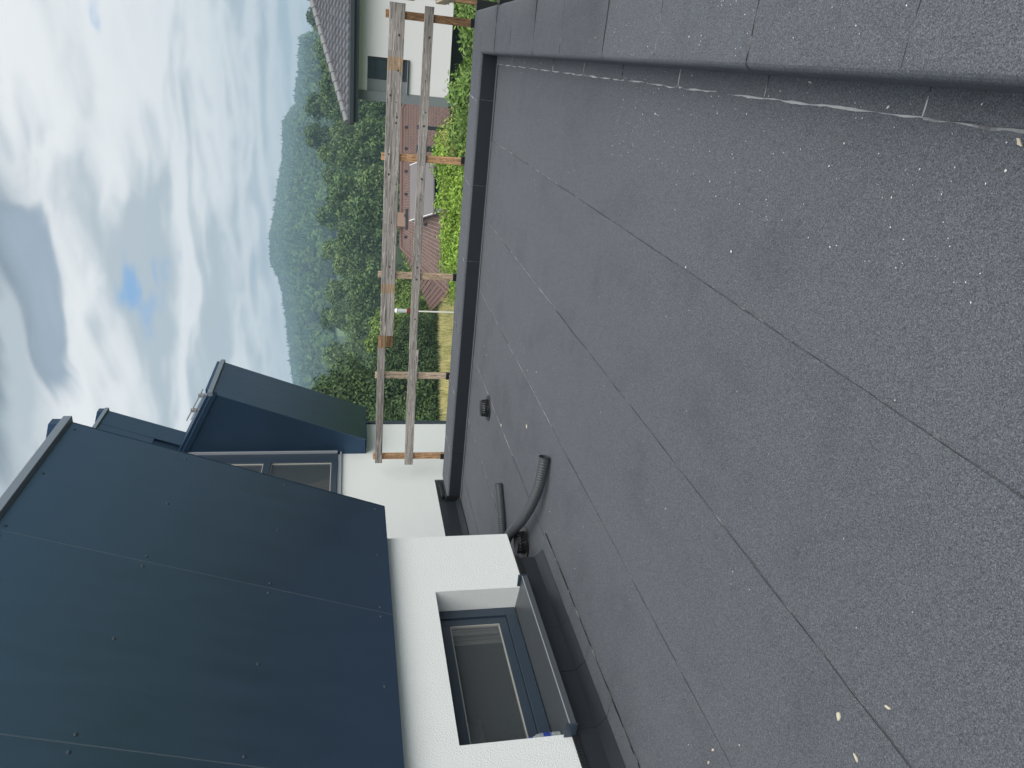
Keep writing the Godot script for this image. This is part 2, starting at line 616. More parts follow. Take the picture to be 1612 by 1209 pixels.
func roof_terrace():
	var t := Node3D.new()
	t.name = "roof_terrace"
	add_child(t)
	tag(t, "flat terrace roof of dark grey granule roofing felt in long lapped sheets", "", "", "structure")
	var mb := MB.new()
	mb.box(Vector3(-5.9, -0.32, -9.15), Vector3(0.45, -0.012, 3.0))
	part("slab", mb.mesh(M.core), t)
	var edges := [-5.75, -5.33, -4.43, -3.53, -2.615, -1.735, -0.832, 0.067]
	var tones := [0.96, 0.98, 1.0, 0.95, 1.02, 0.99, 1.03, 1.0]
	# stretches of each lap that are powdered with white mineral dust in the photograph (from z, to z)
	var dusty := [[], [[-8.6, -6.6]], [[-8.6, -6.0]], [[-8.5, -7.1], [-6.7, -4.9]], [[-8.6, -7.3], [-7.0, -5.2]], [[-8.3, -7.4], [-6.6, -5.6]], []]
	for i in edges.size() - 1:
		var x1: float = edges[i + 1]
		var tn: float = tones[i]
		var sh := part("felt_sheet", felt_sheet(edges[i] - 0.02, x1, PZ, 3.0, 0.0, 0.0 if i == edges.size() - 2 else (0.002 if i == 3 else 0.0032), Color(tn, tn, tn * 1.01), 100 + i), t)
		if i < edges.size() - 2:
			var bm := bead(line_pts(Vector3(x1 + 0.004, 0.001, PZ + 0.1), Vector3(x1 + 0.004, 0.001, 0.5), 300), 0.0014 if i == 3 else 0.0018, 0.07 if i == 3 else 0.05, 200 + i, func(p: Vector3, nn: float):
				for st in dusty[i]:
					if p.z > st[0] and p.z < st[1]: return 0.7 + nn * 0.8
				return nn * 0.9 - 0.15)
			part("seam_bead", bm, sh)
	# flaps of the upstand felt that lie on the roof
	var cuts := [-8.61, -7.76, -6.11, -5.26, -4.46, -3.62, -2.78, -1.90, -1.02, -0.1, 3.0]
	for i in cuts.size() - 1:
		var tone := 1.0 + (0.03 if i % 2 == 0 else -0.03)
		var fl := part("felt_flap", strip_sheet(-0.022, RX + 0.004, cuts[i] + 0.002, cuts[i + 1] - 0.002, 0.0075 + 0.002 * (i % 2), tone, 300 + i), t)
		part("seam_bead", bead(line_pts(Vector3(-0.024, 0.002, cuts[i]), Vector3(-0.024, 0.002, cuts[i + 1]), int((cuts[i + 1] - cuts[i]) / 0.02)), 0.0052, 0.015, 320 + i, func(p: Vector3, nn: float): return 1.0 + nn * 0.5 if p.z < -1.9 else 0.45 + nn), fl)
		if i > 0:
			part("seam_bead", bead(line_pts(Vector3(-0.02, 0.0095, cuts[i]), Vector3(RX, 0.0095, cuts[i]), 8), 0.004, 0.015, 340 + i, func(p: Vector3, nn: float): return 0.35 + nn * 1.6), fl)
	var cuts2 := [-4.66, -3.84, -3.43, -2.97, -2.1, -1.2, 3.0]
	for i in cuts2.size() - 1:
		var fl := part("felt_flap", strip_sheet(-3.64, -3.475, cuts2[i] + 0.002, cuts2[i + 1] - 0.002, 0.010, 0.93, 400 + i), t)
		part("seam_bead", bead(line_pts(Vector3(-3.472, 0.006, cuts2[i]), Vector3(-3.472, 0.006, cuts2[i + 1]), int((cuts2[i + 1] - cuts2[i]) / 0.03)), 0.005, 0.010, 420 + i, func(p: Vector3, nn: float): return nn * 1.3 - 0.2), fl)
	# end parapet flap
	part("felt_flap", strip_sheet(-5.74, -0.03, PZ - 0.004, PZ + 0.085, 0.008, 0.97, 450), t)

func strip_sheet(x0: float, x1: float, z0: float, z1: float, y: float, tone: float, sd: int) -> Mesh:
	var nz := FastNoiseLite.new()
	nz.seed = sd
	nz.frequency = 1.3
	nz.fractal_octaves = 3
	var mb := MB.new()
	var nx := maxi(2, int((x1 - x0) / 0.1))
	var ns := maxi(2, int((z1 - z0) / 0.06))
	for i in ns:
		for j in nx:
			var pts := []
			for q in [[i, j], [i + 1, j], [i + 1, j + 1], [i, j + 1]]:
				var zz := lerpf(z0, z1, float(q[0]) / ns)
				var xx := lerpf(x0, x1, float(q[1]) / nx)
				if q[1] == 0: xx += nz.get_noise_2d(zz * 3.0, 2.0) * 0.010
				pts.append(Vector3(xx, y + nz.get_noise_2d(xx * 3.0, zz * 3.0) * 0.0015, zz))
			var k := tone * (1.0 + nz.get_noise_2d(pts[0].x * 2.0, pts[0].z * 2.0) * 0.1)
			mb.col = Color(k, k, k)
			mb.quad(pts[0], pts[1], pts[2], pts[3])
			if j == 0:
				var d := Vector3(0, -0.008, 0)
				mb.quad(pts[0], pts[0] + d, pts[1] + d, pts[1])
			if j == nx - 1:
				var d := Vector3(0, -0.008, 0)
				mb.quad(pts[3], pts[2], pts[2] + d, pts[3] + d)
	return mb.mesh(M.felt)

func cap_sheet(lo: Vector3, hi: Vector3, along_x: bool, tone: float, sd: int, inner: Material = null) -> Mesh:
	# felt wrapped over a parapet: flat top, rounded inner arris, inner face; lo/hi is the covered box
	var nz := FastNoiseLite.new()
	nz.seed = sd
	nz.frequency = 0.9
	nz.fractal_octaves = 3
	var mb := MB.new()
	var prof := []     # (offset inwards from outer edge, height)
	var w := (hi.z - lo.z) if along_x else (hi.x - lo.x)
	prof.append(Vector2(-0.004, lo.y)); prof.append(Vector2(-0.004, hi.y - 0.01)); prof.append(Vector2(0.012, hi.y + 0.004))
	for k in 6:
		prof.append(Vector2(lerpf(0.06, w - 0.035, k / 5.0), hi.y + 0.005))
	for k in 5:
		var th := PI * 0.5 * (k + 1) / 5.0
		prof.append(Vector2(w - 0.03 + sin(th) * 0.032, hi.y - 0.027 + cos(th) * 0.032))
	if inner == null:
		prof.append(Vector2(w + 0.006, (hi.y + lo.y) * 0.5)); prof.append(Vector2(w + 0.008, lo.y))
	var len_ := (hi.x - lo.x) if along_x else (hi.z - lo.z)
	var ns := maxi(2, int(len_ / 0.08))
	var at := func(i, k):
		var s := lerpf(0.0, len_, float(i) / ns)
		var pr: Vector2 = prof[k]
		var y: float = pr.y + nz.get_noise_2d(s * 2.5 + sd, pr.x * 4.0) * 0.004
		if along_x:
			return Vector3(lo.x + s, y, lo.z + pr.x)
		return Vector3(hi.x - pr.x, y, lo.z + s)
	for i in ns:
		for k in prof.size() - 1:
			var kk := tone * (1.0 + nz.get_noise_2d(i * 0.3, k * 0.4 + 50.0) * 0.10)
			mb.col = Color(kk, kk, kk * 1.01)
			var a: Vector3 = at.call(i, k)
			var b: Vector3 = at.call(i + 1, k)
			var d: Vector3 = at.call(i + 1, k + 1)
			var e: Vector3 = at.call(i, k + 1)
			if along_x:
				mb.quad(a, e, d, b)
			else:
				mb.quad(a, e, d, b)
	return mb.mesh(M.felt)

func parapets():
	# side parapet, running away from the camera
	var t := thing("parapet", "low side parapet wrapped in lapped grey roofing felt, running along the terrace", "parapet", Vector3(0.28, -3.3, -3.2))
	var off := -t.position
	var mb := MB.new()
	mb.box(Vector3(RX + 0.01, -3.3, PO), Vector3(0.50, PH - 0.006, 3.0))
	part("wall", mb.mesh(M.stucco), t, off)
	var seams := [PO - 0.005, -8.63, -7.81, -6.99, -6.12, -5.24, -4.34, -3.50, -2.65, -1.78, -0.91, -0.05, 3.0]
	for i in seams.size() - 1:
		var lift := 0.0025 * (i % 2)
		var cs := part("cap_sheet", cap_sheet(Vector3(RX, 0.006, seams[i] - (0.02 if i % 2 else -0.003)), Vector3(0.505, PH + lift, seams[i + 1] + (0.02 if i % 2 else -0.003)), false, 1.0 + 0.05 * sin(i * 2.3), 500 + i), t, off)
		if i > 0:
			var zz: float = seams[i] + (-0.022 if i % 2 else 0.022)
			part("seam_bead", bead(line_pts(Vector3(0.49, PH + 0.006, zz), Vector3(RX + 0.03, PH + 0.006, zz), 40), 0.0036, 0.012, 540 + i, func(p: Vector3, nn: float): return nn * 1.5 - 0.15), cs)
	# end parapet
	var t2 := thing("parapet", "low end parapet wrapped in dark roofing felt under the timber guard rail", "parapet", Vector3(-2.6, -3.3, -9.1))
	off = -t2.position
	mb = MB.new()
	mb.box(Vector3(-5.74, -3.3, PO + 0.005), Vector3(RX + 0.003, PH - 0.009, PZ - 0.01))
	part("wall", mb.mesh(M.stucco), t2, off)
	var sx := [-5.72, -5.0, -4.1, -3.22, -2.28, -1.36, -0.41, 0.5]
	for i in sx.size() - 1:
		var lift := 0.0025 * (i % 2)
		var x1: float = sx[i + 1]
		if i == sx.size() - 2: x1 = RX + 0.035
		var cs := part("cap_sheet", cap_sheet(Vector3(sx[i] - (0.02 if i % 2 else -0.003), 0.05, PO), Vector3(x1 + (0.02 if i % 2 else -0.003), PH + lift, PZ), true, 0.97 + 0.04 * sin(i * 1.7), 560 + i, M.upstand), t2, off)
		var up := MB.new()
		var xa: float = sx[i] + 0.002
		up.box(Vector3(xa, 0.004, PZ - 0.008), Vector3(x1 - 0.002, PH - 0.024, PZ + 0.002 + 0.002 * (i % 2)), 0.002)
		part("upstand_sheet", up.mesh(M.upstand), t2, off)
		if i > 0:
			part("seam_bead", bead(line_pts(Vector3(sx[i] + 0.02, PH + 0.007, PO + 0.02), Vector3(sx[i] - 0.01, PH + 0.007, PZ - 0.03), 26), 0.006, 0.02, 580 + i, func(p: Vector3, nn: float): return 0.6 + nn * 1.2), cs)

# ------------------------------------------------------------------ the guard rails
func board(lo: Vector3, hi: Vector3, col: Color, patches: Array, sd: int) -> Mesh:
	# a sawn board along x (or z): chamfered, slightly bowed, knots and unweathered patches as colour
	var mb := MB.new()
	mb.col = col
	mb.box(lo, hi, 0.003)
	for i in mb.c.size():
		for p in patches:
			pass
	var out := MB.new()
	var long_x := (hi.x - lo.x) > (hi.z - lo.z)
	var a0 := lo.x if long_x else lo.z
	var a1 := hi.x if long_x else hi.z
	var cuts := [a0, a1]
	for p in patches:
		cuts.append(p[0]); cuts.append(p[1])
	var k := a0
	while k < a1:
		cuts.append(k)
		k += 0.35
	cuts.sort()
	var nz := FastNoiseLite.new()
	nz.seed = sd
	nz.frequency = 0.7
	for i in cuts.size() - 1:
		var s0: float = cuts[i]
		var s1: float = cuts[i + 1]
		if s1 - s0 < 0.0005: continue
		var c := col * (1.0 + nz.get_noise_1d(s0 * 2.0) * 0.22)
		for p in patches:
			if (s0 + s1) * 0.5 > p[0] and (s0 + s1) * 0.5 < p[1]: c = p[2]
		out.col = c
		var bow := func(s): return sin((s - a0) / (a1 - a0) * PI) * 0.006 + nz.get_noise_1d(s) * 0.004
		var sec := func(s):
			var d: float = bow.call(s)
			var pts := []
			var e := 0.004
			var l2 := lo.z if long_x else lo.x
			var h2 := hi.z if long_x else hi.x
			for q in [[l2 + e, lo.y], [h2 - e, lo.y], [h2, lo.y + e], [h2, hi.y - e], [h2 - e, hi.y], [l2 + e, hi.y], [l2, hi.y - e], [l2, lo.y + e]]:
				pts.append(Vector3(s, q[1] + d, q[0]) if long_x else Vector3(q[0], q[1] + d, s))
			return pts
		var A: Array = sec.call(s0)
		var B: Array = sec.call(s1)
		for q in 8:
			var q2 := (q + 1) % 8
			if long_x:
				out.quad(A[q], B[q], B[q2], A[q2])
			else:
				out.quad(A[q], A[q2], B[q2], B[q])
		if is_equal_approx(s0, a0):
			for q in range(1, 7): out.tri(A[0], A[q], A[q + 1])
		if is_equal_approx(s1, a1):
			for q in range(1, 7): out.tri(B[0], B[q + 1], B[q])
	return out.mesh(M.wood)

func post_mesh(x: float, z: float, w: float, d: float, y0: float, y1: float, col: Color, lean := 0.0) -> Mesh:
	var mb := MB.new()
	var t := Transform3D(Basis(Vector3(0, 0, 1), lean), Vector3(x, y0, z))
	mb.col = col
	mb.box(Vector3(-w / 2, 0.13, -d / 2), Vector3(w / 2, y1 - y0, d / 2), 0.004, t)
	return mb.mesh(M.wood_post)

func guard_rails():
	var fresh := Color(0.52, 0.31, 0.17)
	var grey := Color(0.60, 0.575, 0.565)
	var orange := Color(0.68, 0.51, 0.36)
	var t := thing("guard_rail", "weathered timber guard rail of two boards on five posts along the end parapet", "guard rail", Vector3(-2.6, PH, -9.27))
	var off := -t.position
	var cols := [Color(0.50, 0.29, 0.15), Color(0.88, 0.54, 0.30), Color(0.80, 0.63, 0.46), Color(0.80, 0.66, 0.52), Color(0.78, 0.48, 0.27)]
	var xs := [0.376, -1.170, -2.682, -4.127, -5.430]
	for i in 5:
		var p := part("post", post_mesh(xs[i], -9.27, 0.084, 0.055, -0.5, 1.211 + 0.004 * i, cols[i], [0.002, 0.014, 0.0, -0.005, -0.006][i]), t, off)
		var w := MB.new()
		w.box(Vector3(xs[i] - 0.046, 0.02, -9.30), Vector3(xs[i] + 0.046, 0.24, -9.24), 0.004)
		part("bitumen_sleeve", w.mesh(M.bitumen), p)
	part("rail_board", board(Vector3(-3.516, 0.995, -9.240), Vector3(0.492, 1.173, -9.212), grey, [[-0.216, -0.069, orange], [-2.916, -2.793, orange]], 31), t, off)
	part("rail_board", board(Vector3(-5.508, 1.093, -9.240), Vector3(-3.519, 1.194, -9.213), grey * 0.86, [[-3.698, -3.519, Color(0.56, 0.36, 0.22)]], 32), t, off)
	part("rail_board", board(Vector3(-3.713, 0.995, -9.327), Vector3(-3.05, 1.079, -9.300), Color(0.60, 0.37, 0.20), [], 35), t, off)
	part("rail_board", board(Vector3(-3.713, 0.670, -9.240), Vector3(0.492, 0.776, -9.213), grey * 0.97, [], 33), t, off)
	part("rail_board", board(Vector3(-5.543, 0.646, -9.240), Vector3(-3.716, 0.769, -9.212), grey * 1.12, [], 34), t, off)
	# nail heads and knots on the boards
	var r := RandomNumberGenerator.new()
	r.seed = 91
	var knot := MB.new()
	knot.cyl(Vector3(0, 0, -0.002), Vector3(0, 0, 0.0012), 0.011, 8)
	var km := knot.mesh(M.bark)
	for i in 26:
		var low := i % 2 == 0
		var x := r.randf_range(-3.4, 0.4)
		var y := r.randf_range(0.705, 0.75) if low else r.randf_range(1.03, 1.14)
		var o := part("knot", km, t, off + Vector3(x, y, -9.2125 + (0.0 if low else 0.001)))
		var s := r.randf_range(0.5, 1.3)
		o.scale = Vector3(s * 1.2, s, 1.0)
	# the rail that turns the corner and comes back along the side parapet
	var t2 := thing("guard_rail", "pale timber guard rail of two boards along the side parapet", "guard rail", Vector3(0.57, PH, -6.0))
	off = -t2.position
	part("rail_board", board(Vector3(0.525, 0.90, -9.19), Vector3(0.553, 1.07, -4.2), Color(0.86, 0.72, 0.52), [], 41), t2, off)
	part("rail_board", board(Vector3(0.525, 0.54, -9.19), Vector3(0.553, 0.66, -4.2), Color(0.86, 0.72, 0.52), [], 42), t2, off)
	for z in [-9.11, -7.7, -6.1, -4.5]:
		var p := part("post", post_mesh(0.585, z, 0.055, 0.08, -0.1, 1.2, Color(0.45, 0.28, 0.16)), t2, off)
		var w := MB.new()
		w.box(Vector3(0.51, -0.35, z - 0.042), Vector3(0.615, 0.21, z + 0.042), 0.004)
		part("bitumen_sleeve", w.mesh(M.bitumen), p)

# ------------------------------------------------------------------ the house
const LEAN := 0.357     # the upper storey leans out over the terrace by 19.7 degrees

func lean_panel(y0: float, y1: float, z0: float, z1: float, x0: float, yref: float, thick: float) -> MB:
	# leaning sheet: outer face through (x0, yref), from y0 to y1, between z0 and z1
	var d := Vector3(LEAN, 1, 0).normalized()
	var nrm := Vector3(d.y, -d.x, 0)
	var o := Vector3(x0 + LEAN * (y0 - yref), y0, z0)
	var t := Transform3D(Basis(nrm, d, Vector3(0, 0, 1)), o)
	var mb := MB.new()
	mb.box(Vector3(-thick, 0, 0), Vector3(0, (y1 - y0) / d.y, z1 - z0), 0.0015, t)
	return mb

func rivet_mesh() -> Mesh:
	var mb := MB.new()
	mb.lathe(PackedVector2Array([Vector2(0.0115, 0), Vector2(0.010, 0.003), Vector2(0.005, 0.0052), Vector2(0.0, 0.006)]), Vector3.ZERO, 10)
	return mb.mesh(M.rivet)

func wall_with_hole(x: float, depth: float, z0: float, z1: float, y0: float, y1: float, hz0: float, hz1: float, hy0: float, hy1: float) -> MB:
	var mb := MB.new()
	var f := func(a, b, c, d):       # a rectangle of the outer face with its back
		mb.quad(Vector3(x, b, d), Vector3(x, b, c), Vector3(x, a + 0.0, c), Vector3(x, a, d)) if false else mb.quad(Vector3(x, a, d), Vector3(x, a, c), Vector3(x, b, c), Vector3(x, b, d))
		mb.quad(Vector3(x - depth, a, c), Vector3(x - depth, a, d), Vector3(x - depth, b, d), Vector3(x - depth, b, c))
	f.call(y0, y1, z0, hz0)
	f.call(y0, y1, hz1, z1)
	f.call(y0, hy0, hz0, hz1)
	f.call(hy1, y1, hz0, hz1)
	var xb := x - depth
	mb.quad(Vector3(x, hy0, hz0), Vector3(xb, hy0, hz0), Vector3(xb, hy1, hz0), Vector3(x, hy1, hz0))     # far reveal, faces the camera
	mb.quad(Vector3(x, hy0, hz1), Vector3(x, hy1, hz1), Vector3(xb, hy1, hz1), Vector3(xb, hy0, hz1))
	mb.quad(Vector3(x, hy1, hz0), Vector3(xb, hy1, hz0), Vector3(xb, hy1, hz1), Vector3(x, hy1, hz1))
	mb.quad(Vector3(x, hy0, hz0), Vector3(x, hy0, hz1), Vector3(xb, hy0, hz1), Vector3(xb, hy0, hz0))
	mb.quad(Vector3(x, y0, z0), Vector3(xb, y0, z0), Vector3(xb, y1, z0), Vector3(x, y1, z0))     # far end
	mb.quad(Vector3(x, y0, z1), Vector3(x, y1, z1), Vector3(xb, y1, z1), Vector3(xb, y0, z1))
	mb.quad(Vector3(x, y0, z0), Vector3(x, y0, z1), Vector3(xb, y0, z1), Vector3(xb, y0, z0))     # underside
	mb.quad(Vector3(x, y1, z0), Vector3(xb, y1, z0), Vector3(xb, y1, z1), Vector3(x, y1, z1))
	return mb

func frame_ring(x0: float, x1: float, z0: float, z1: float, y0: float, y1: float, w: float) -> MB:
	var mb := MB.new()
	mb.box(Vector3(x0, y0, z0), Vector3(x1, y1, z0 + w), 0.003)
	mb.box(Vector3(x0, y0, z1 - w), Vector3(x1, y1, z1), 0.003)
	mb.box(Vector3(x0, y0, z0 + w), Vector3(x1, y0 + w, z1 - w), 0.003)
	mb.box(Vector3(x0, y1 - w, z0 + w), Vector3(x1, y1, z1 - w), 0.003)
	return mb

func house():
	var t := thing("white_house", "white rendered house with dark leaning metal cladding beside the felt terrace", "house", Vector3(-4.2, 0, -4.0))
	var off := -t.position
	var mb: MB
	# --- near wall with the low window
	var wx := -3.70
	mb = wall_with_hole(wx, 0.36, -4.97, 3.0, 0.245, 1.42, -4.285, -2.935, 0.262, 0.935)
	part("wall", mb.mesh(M.stucco), t, off)
	mb = MB.new()
	mb.box(Vector3(-4.02, -0.3, -4.652), Vector3(-3.722, 0.243, 3.0))
	part("plinth", mb.mesh(M.core), t, off)
	var cuts := [-4.655, -3.84, -3.43, -2.97, -2.1, -1.2, 3.0]
	for i in cuts.size() - 1:
		mb = MB.new()
		var a: float = cuts[i] + 0.0015
		var b: float = cuts[i + 1] - 0.0015
		var e := 0.002 * (i % 2)
		mb.box(Vector3(-3.728, 0.012, a), Vector3(-3.708 + e, 0.205, b), 0.002)
		mb.quad(Vector3(-3.708 + e, 0.07, b), Vector3(-3.63, 0.014, b), Vector3(-3.63, 0.014, a), Vector3(-3.708 + e, 0.07, a))
		part("upstand_sheet", mb.mesh(M.upstand), t, off)  # near wall foot: same smooth near-black colour, darker than the felt
	mb = MB.new()
	mb.box(Vector3(-3.725, 0.206, -4.66), Vector3(-3.692, 0.2445, 3.0), 0.001)
	for i in 120:
		var z := -4.64 + i * 0.022
		mb.box(Vector3(-3.6925, 0.212, z), Vector3(-3.688, 0.238, z + 0.012))
	part("vent_strip", mb.mesh(M.black_plastic), t, off)
	# window
	var win := MeshInstance3D.new()
	win.name = "window"
	win.mesh = frame_ring(-3.97, -3.892, -4.284, -2.936, 0.30, 0.975, 0.082).mesh(M.frame)
	win.position = off
	t.add_child(win, true)
	part("sash", frame_ring(-3.96, -3.908, -4.20, -3.02, 0.384, 0.892, 0.062).mesh(M.frame), win)
	part("gasket", frame_ring(-3.945, -3.912, -4.137, -3.083, 0.447, 0.829, 0.008).mesh(M.gasket), win)
	mb = MB.new()
	mb.box(Vector3(-3.932, 0.45, -4.134), Vector3(-3.926, 0.826, -3.086))
	part("pane", mb.mesh(M.glass), win)
	mb = MB.new()
	mb.prism(PackedVector2Array([Vector2(-3.892, 0.296), Vector2(-3.60, 0.266), Vector2(-3.597, 0.228), Vector2(-3.605, 0.228), Vector2(-3.608, 0.256), Vector2(-3.892, 0.286)]), -4.30, -2.92)
	var sl := part("sill", mb.mesh(M.sill), win)
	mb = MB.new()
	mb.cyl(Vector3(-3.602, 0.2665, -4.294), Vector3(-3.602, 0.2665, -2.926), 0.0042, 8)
	part("edge_highlight", mb.mesh(M.light_trim), sl)  # pale bar added as the bright highlight along the front sill edge
	for z in [-4.306, -2.926]:
		mb = MB.new()
		mb.box(Vector3(-3.71, 0.22, z), Vector3(-3.594, 0.296, z + 0.012), 0.002)
		part("sill_end", mb.mesh(M.frame), win)
	# room behind the window
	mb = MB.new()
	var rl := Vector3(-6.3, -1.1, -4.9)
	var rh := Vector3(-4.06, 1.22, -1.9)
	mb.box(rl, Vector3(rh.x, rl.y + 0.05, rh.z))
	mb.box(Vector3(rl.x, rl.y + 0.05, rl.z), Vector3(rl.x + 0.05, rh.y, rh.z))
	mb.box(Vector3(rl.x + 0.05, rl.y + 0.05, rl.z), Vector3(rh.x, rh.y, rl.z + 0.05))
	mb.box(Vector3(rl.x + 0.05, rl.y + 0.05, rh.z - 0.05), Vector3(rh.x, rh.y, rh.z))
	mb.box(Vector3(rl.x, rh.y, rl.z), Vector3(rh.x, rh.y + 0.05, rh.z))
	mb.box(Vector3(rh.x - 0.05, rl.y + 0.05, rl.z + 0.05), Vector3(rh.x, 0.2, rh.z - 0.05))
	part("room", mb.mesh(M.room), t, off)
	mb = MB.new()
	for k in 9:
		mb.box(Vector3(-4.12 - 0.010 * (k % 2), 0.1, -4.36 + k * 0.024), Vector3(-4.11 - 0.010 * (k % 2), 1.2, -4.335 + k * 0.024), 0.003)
	part("pale_band", mb.mesh(M.dull_grey), t, off)  # pale slats added to imitate the reflection of the reveal in the pane
	# --- far wall, set back
	mb = MB.new()
	mb.box(Vector3(-6.15, 0.31, PO), Vector3(-5.80, 1.668, -4.60))
	mb.box(Vector3(-6.15, -3.3, -10.98), Vector3(-5.80, 1.30, PO - 0.0005))
	mb.box(Vector3(-6.15, 1.30, -10.04), Vector3(-5.80, 1.668, PO - 0.0005))
	part("wall", mb.mesh(M.stucco), t, off)
	mb = MB.new()
	mb.box(Vector3(-6.13, -0.3, PO + 0.001), Vector3(-5.812, 0.308, -4.6))
	mb.quad(Vector3(-5.812, 0.07, -4.6), Vector3(-5.74, 0.012, -4.6), Vector3(-5.74, 0.012, PZ), Vector3(-5.812, 0.07, PZ))
	part("upstand_sheet", mb.mesh(M.upstand), t, off)
	mb = MB.new()
	mb.box(Vector3(-5.80, 0.0, -9.06), Vector3(-5.715, 0.215, PZ - 0.004), 0.01)
	mb.box(Vector3(-5.795, 0.215, -9.0), Vector3(-5.73, 0.27, PZ - 0.05), 0.01)
	part("corner_patch", mb.mesh(M.bitumen), t, off)
	mb = MB.new()
	mb.box(Vector3(-6.16, -3.3, -11.06), Vector3(-5.775, 1.28, -10.983), 0.004)
	part("corner_trim", mb.mesh(M.frame), t, off)
	# --- leaning upper volume over the near wall
	var ax := -3.61
	var ay := 1.272
	var ty := 3.605
	var tx := ax + LEAN * (ty - ay)
	mb = MB.new()
	var ins := 0.03
	mb.prism(PackedVector2Array([Vector2(ax - ins, ay + 0.004), Vector2(tx - ins, ty), Vector2(-6.4, ty + 0.9), Vector2(-6.4, ay + 0.155), Vector2(-3.706, ay + 0.155), Vector2(-3.706, ay + 0.004)]), -5.297, 3.0)
	part("upper_storey", mb.mesh(M.core), t, off)
	var jz := [-5.30, -3.972, -2.652, -1.332, -0.012, 1.308, 2.628]
	var rm := rivet_mesh()
	var d := Vector3(LEAN, 1, 0).normalized()
	var rb := Basis(d, Vector3(d.y, -d.x, 0), Vector3(0, 0, -1))
	for i in jz.size() - 1:
		var z0: float = jz[i] + (0.0 if i == 0 else 0.0026)
		var z1: float = jz[i + 1] - 0.0026
		var pn := part("cladding_panel", lean_panel(ay, ty, z0, z1, ax, ay, 0.008).mesh(M.cladding), t, off)
		for rz in [z0 + 0.045 + (0.03 if i == 0 else 0.0), (jz[i] + jz[i + 1]) * 0.5 + (0.03 if i == 0 else 0.0), z1 - 0.045]:
			for ry in [1.357, 2.09, 2.823, 3.565]:
				var o := part("rivet", rm, pn)
				o.transform = Transform3D(rb, Vector3(ax + LEAN * (ry - ay), ry, rz) + Vector3(d.y, -d.x, 0) * 0.0002)
	for i in range(1, jz.size() - 1):
		part("joint_strip", lean_panel(ay + 0.002, ty - 0.002, jz[i] - 0.0024, jz[i] + 0.0024, ax - 0.0025, ay, 0.005).mesh(M.joint), t, off)
	# end flashing of the leaning edge, eaves trim, roof
	part("corner_trim", lean_panel(ay + 0.001, ty, -5.315, -5.3005, ax + 0.001, ay, 0.05).mesh(M.cladding_dark), t, off)
	mb = MB.new()
	mb.box(Vector3(tx - 0.04, ty + 0.002, -5.33), Vector3(tx + 0.045, ty + 0.062, 3.0), 0.003)
	part("eaves_trim", mb.mesh(M.flashing), t, off)
	mb = MB.new()
	mb.prism(PackedVector2Array([Vector2(tx - 0.36, ty + 0.064), Vector2(tx - 0.36, ty + 0.13), Vector2(-6.4, ty + 1.05), Vector2(-6.4, ty + 0.95)]), -5.24, 3.0)
	mb.prism(PackedVector2Array([Vector2(tx + 0.022, ty + 0.064), Vector2(tx + 0.022, ty + 0.137), Vector2(tx - 0.14, ty + 0.181), Vector2(tx - 0.36, ty + 0.235), Vector2(tx - 0.36, ty + 0.064)]), -5.325, -5.241)
	part("roof", mb.mesh(M.cladding_dark), t, off)
	# --- second leaning volume beyond the recessed window
	var cx := -5.544
	var cy := 1.319
	var cty := 3.487
	var zn := -10.0
	var zf := -11.15
	mb = MB.new()
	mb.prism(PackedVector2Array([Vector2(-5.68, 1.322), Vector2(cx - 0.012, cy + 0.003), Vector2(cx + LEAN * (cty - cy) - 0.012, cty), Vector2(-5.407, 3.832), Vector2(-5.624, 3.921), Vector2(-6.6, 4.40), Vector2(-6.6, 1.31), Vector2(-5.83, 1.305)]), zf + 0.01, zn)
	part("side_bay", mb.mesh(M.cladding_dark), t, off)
	part("cladding_panel", lean_panel(cy - 0.015, cty, zf, zn + 0.001, cx, cy, 0.01).mesh(M.cladding), t, off)
	mb = MB.new()
	mb.box(Vector3(-5.7, cy - 0.028, zf), Vector3(cx + 0.004, cy - 0.017, zn + 0.004))
	part("drip_edge", mb.mesh(M.cladding_dark), t, off)
	var ctx := cx + LEAN * (cty - cy)
	mb = MB.new()
	mb.box(Vector3(ctx - 0.03, cty + 0.002, zf - 0.03), Vector3(ctx + 0.04, cty + 0.07, zn + 0.03), 0.004)
	part("eaves_trim", mb.mesh(M.flashing), t, off)
	mb = MB.new()
	mb.box(Vector3(ctx - 0.05, cty + 0.075, zf - 0.02), Vector3(ctx + 0.01, cty + 0.125, zn - 0.12), 0.004)
	part("gutter", mb.mesh(M.cladding_dark), t, off)
	# sloping verge trim over the side that faces the camera
	var va := Vector3(ctx + 0.035, cty + 0.01, zn + 0.012)
	var vb := Vector3(-5.75, 3.985, zn + 0.012)
	var vd := (vb - va).normalized()
	mb = MB.new()
	mb.box(Vector3(0, 0, -0.03), Vector3(va.distance_to(vb), 0.075, 0.015), 0.004, Transform3D(Basis(vd, Vector3(0, 0, 1).cross(vd) * -1.0 * -1.0, Vector3(0, 0, 1)), va))
	part("verge_trim", mb.mesh(M.cladding_dark), t, off)
	mb = MB.new()
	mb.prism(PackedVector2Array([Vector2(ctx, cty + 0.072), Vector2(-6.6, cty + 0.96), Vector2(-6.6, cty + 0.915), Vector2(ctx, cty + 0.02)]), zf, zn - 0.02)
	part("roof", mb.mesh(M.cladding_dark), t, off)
	# snow guard tubes on that roof
	var sg := MB.new()
	sg.cyl(Vector3(-5.27, 3.905, -10.12), Vector3(-4.76, 3.645, -10.12), 0.009, 8)
	var s1 := part("snow_guard", sg.mesh(M.zinc), t, off)
	for p in [Vector3(-4.86, 3.60, -10.12), Vector3(-5.10, 3.72, -10.12)]:
		sg = MB.new()
		sg.box(p + Vector3(-0.028, -0.03, -0.02), p + Vector3(0.028, 0.115, 0.02), 0.006)
		part("bracket", sg.mesh(M.zinc), s1)
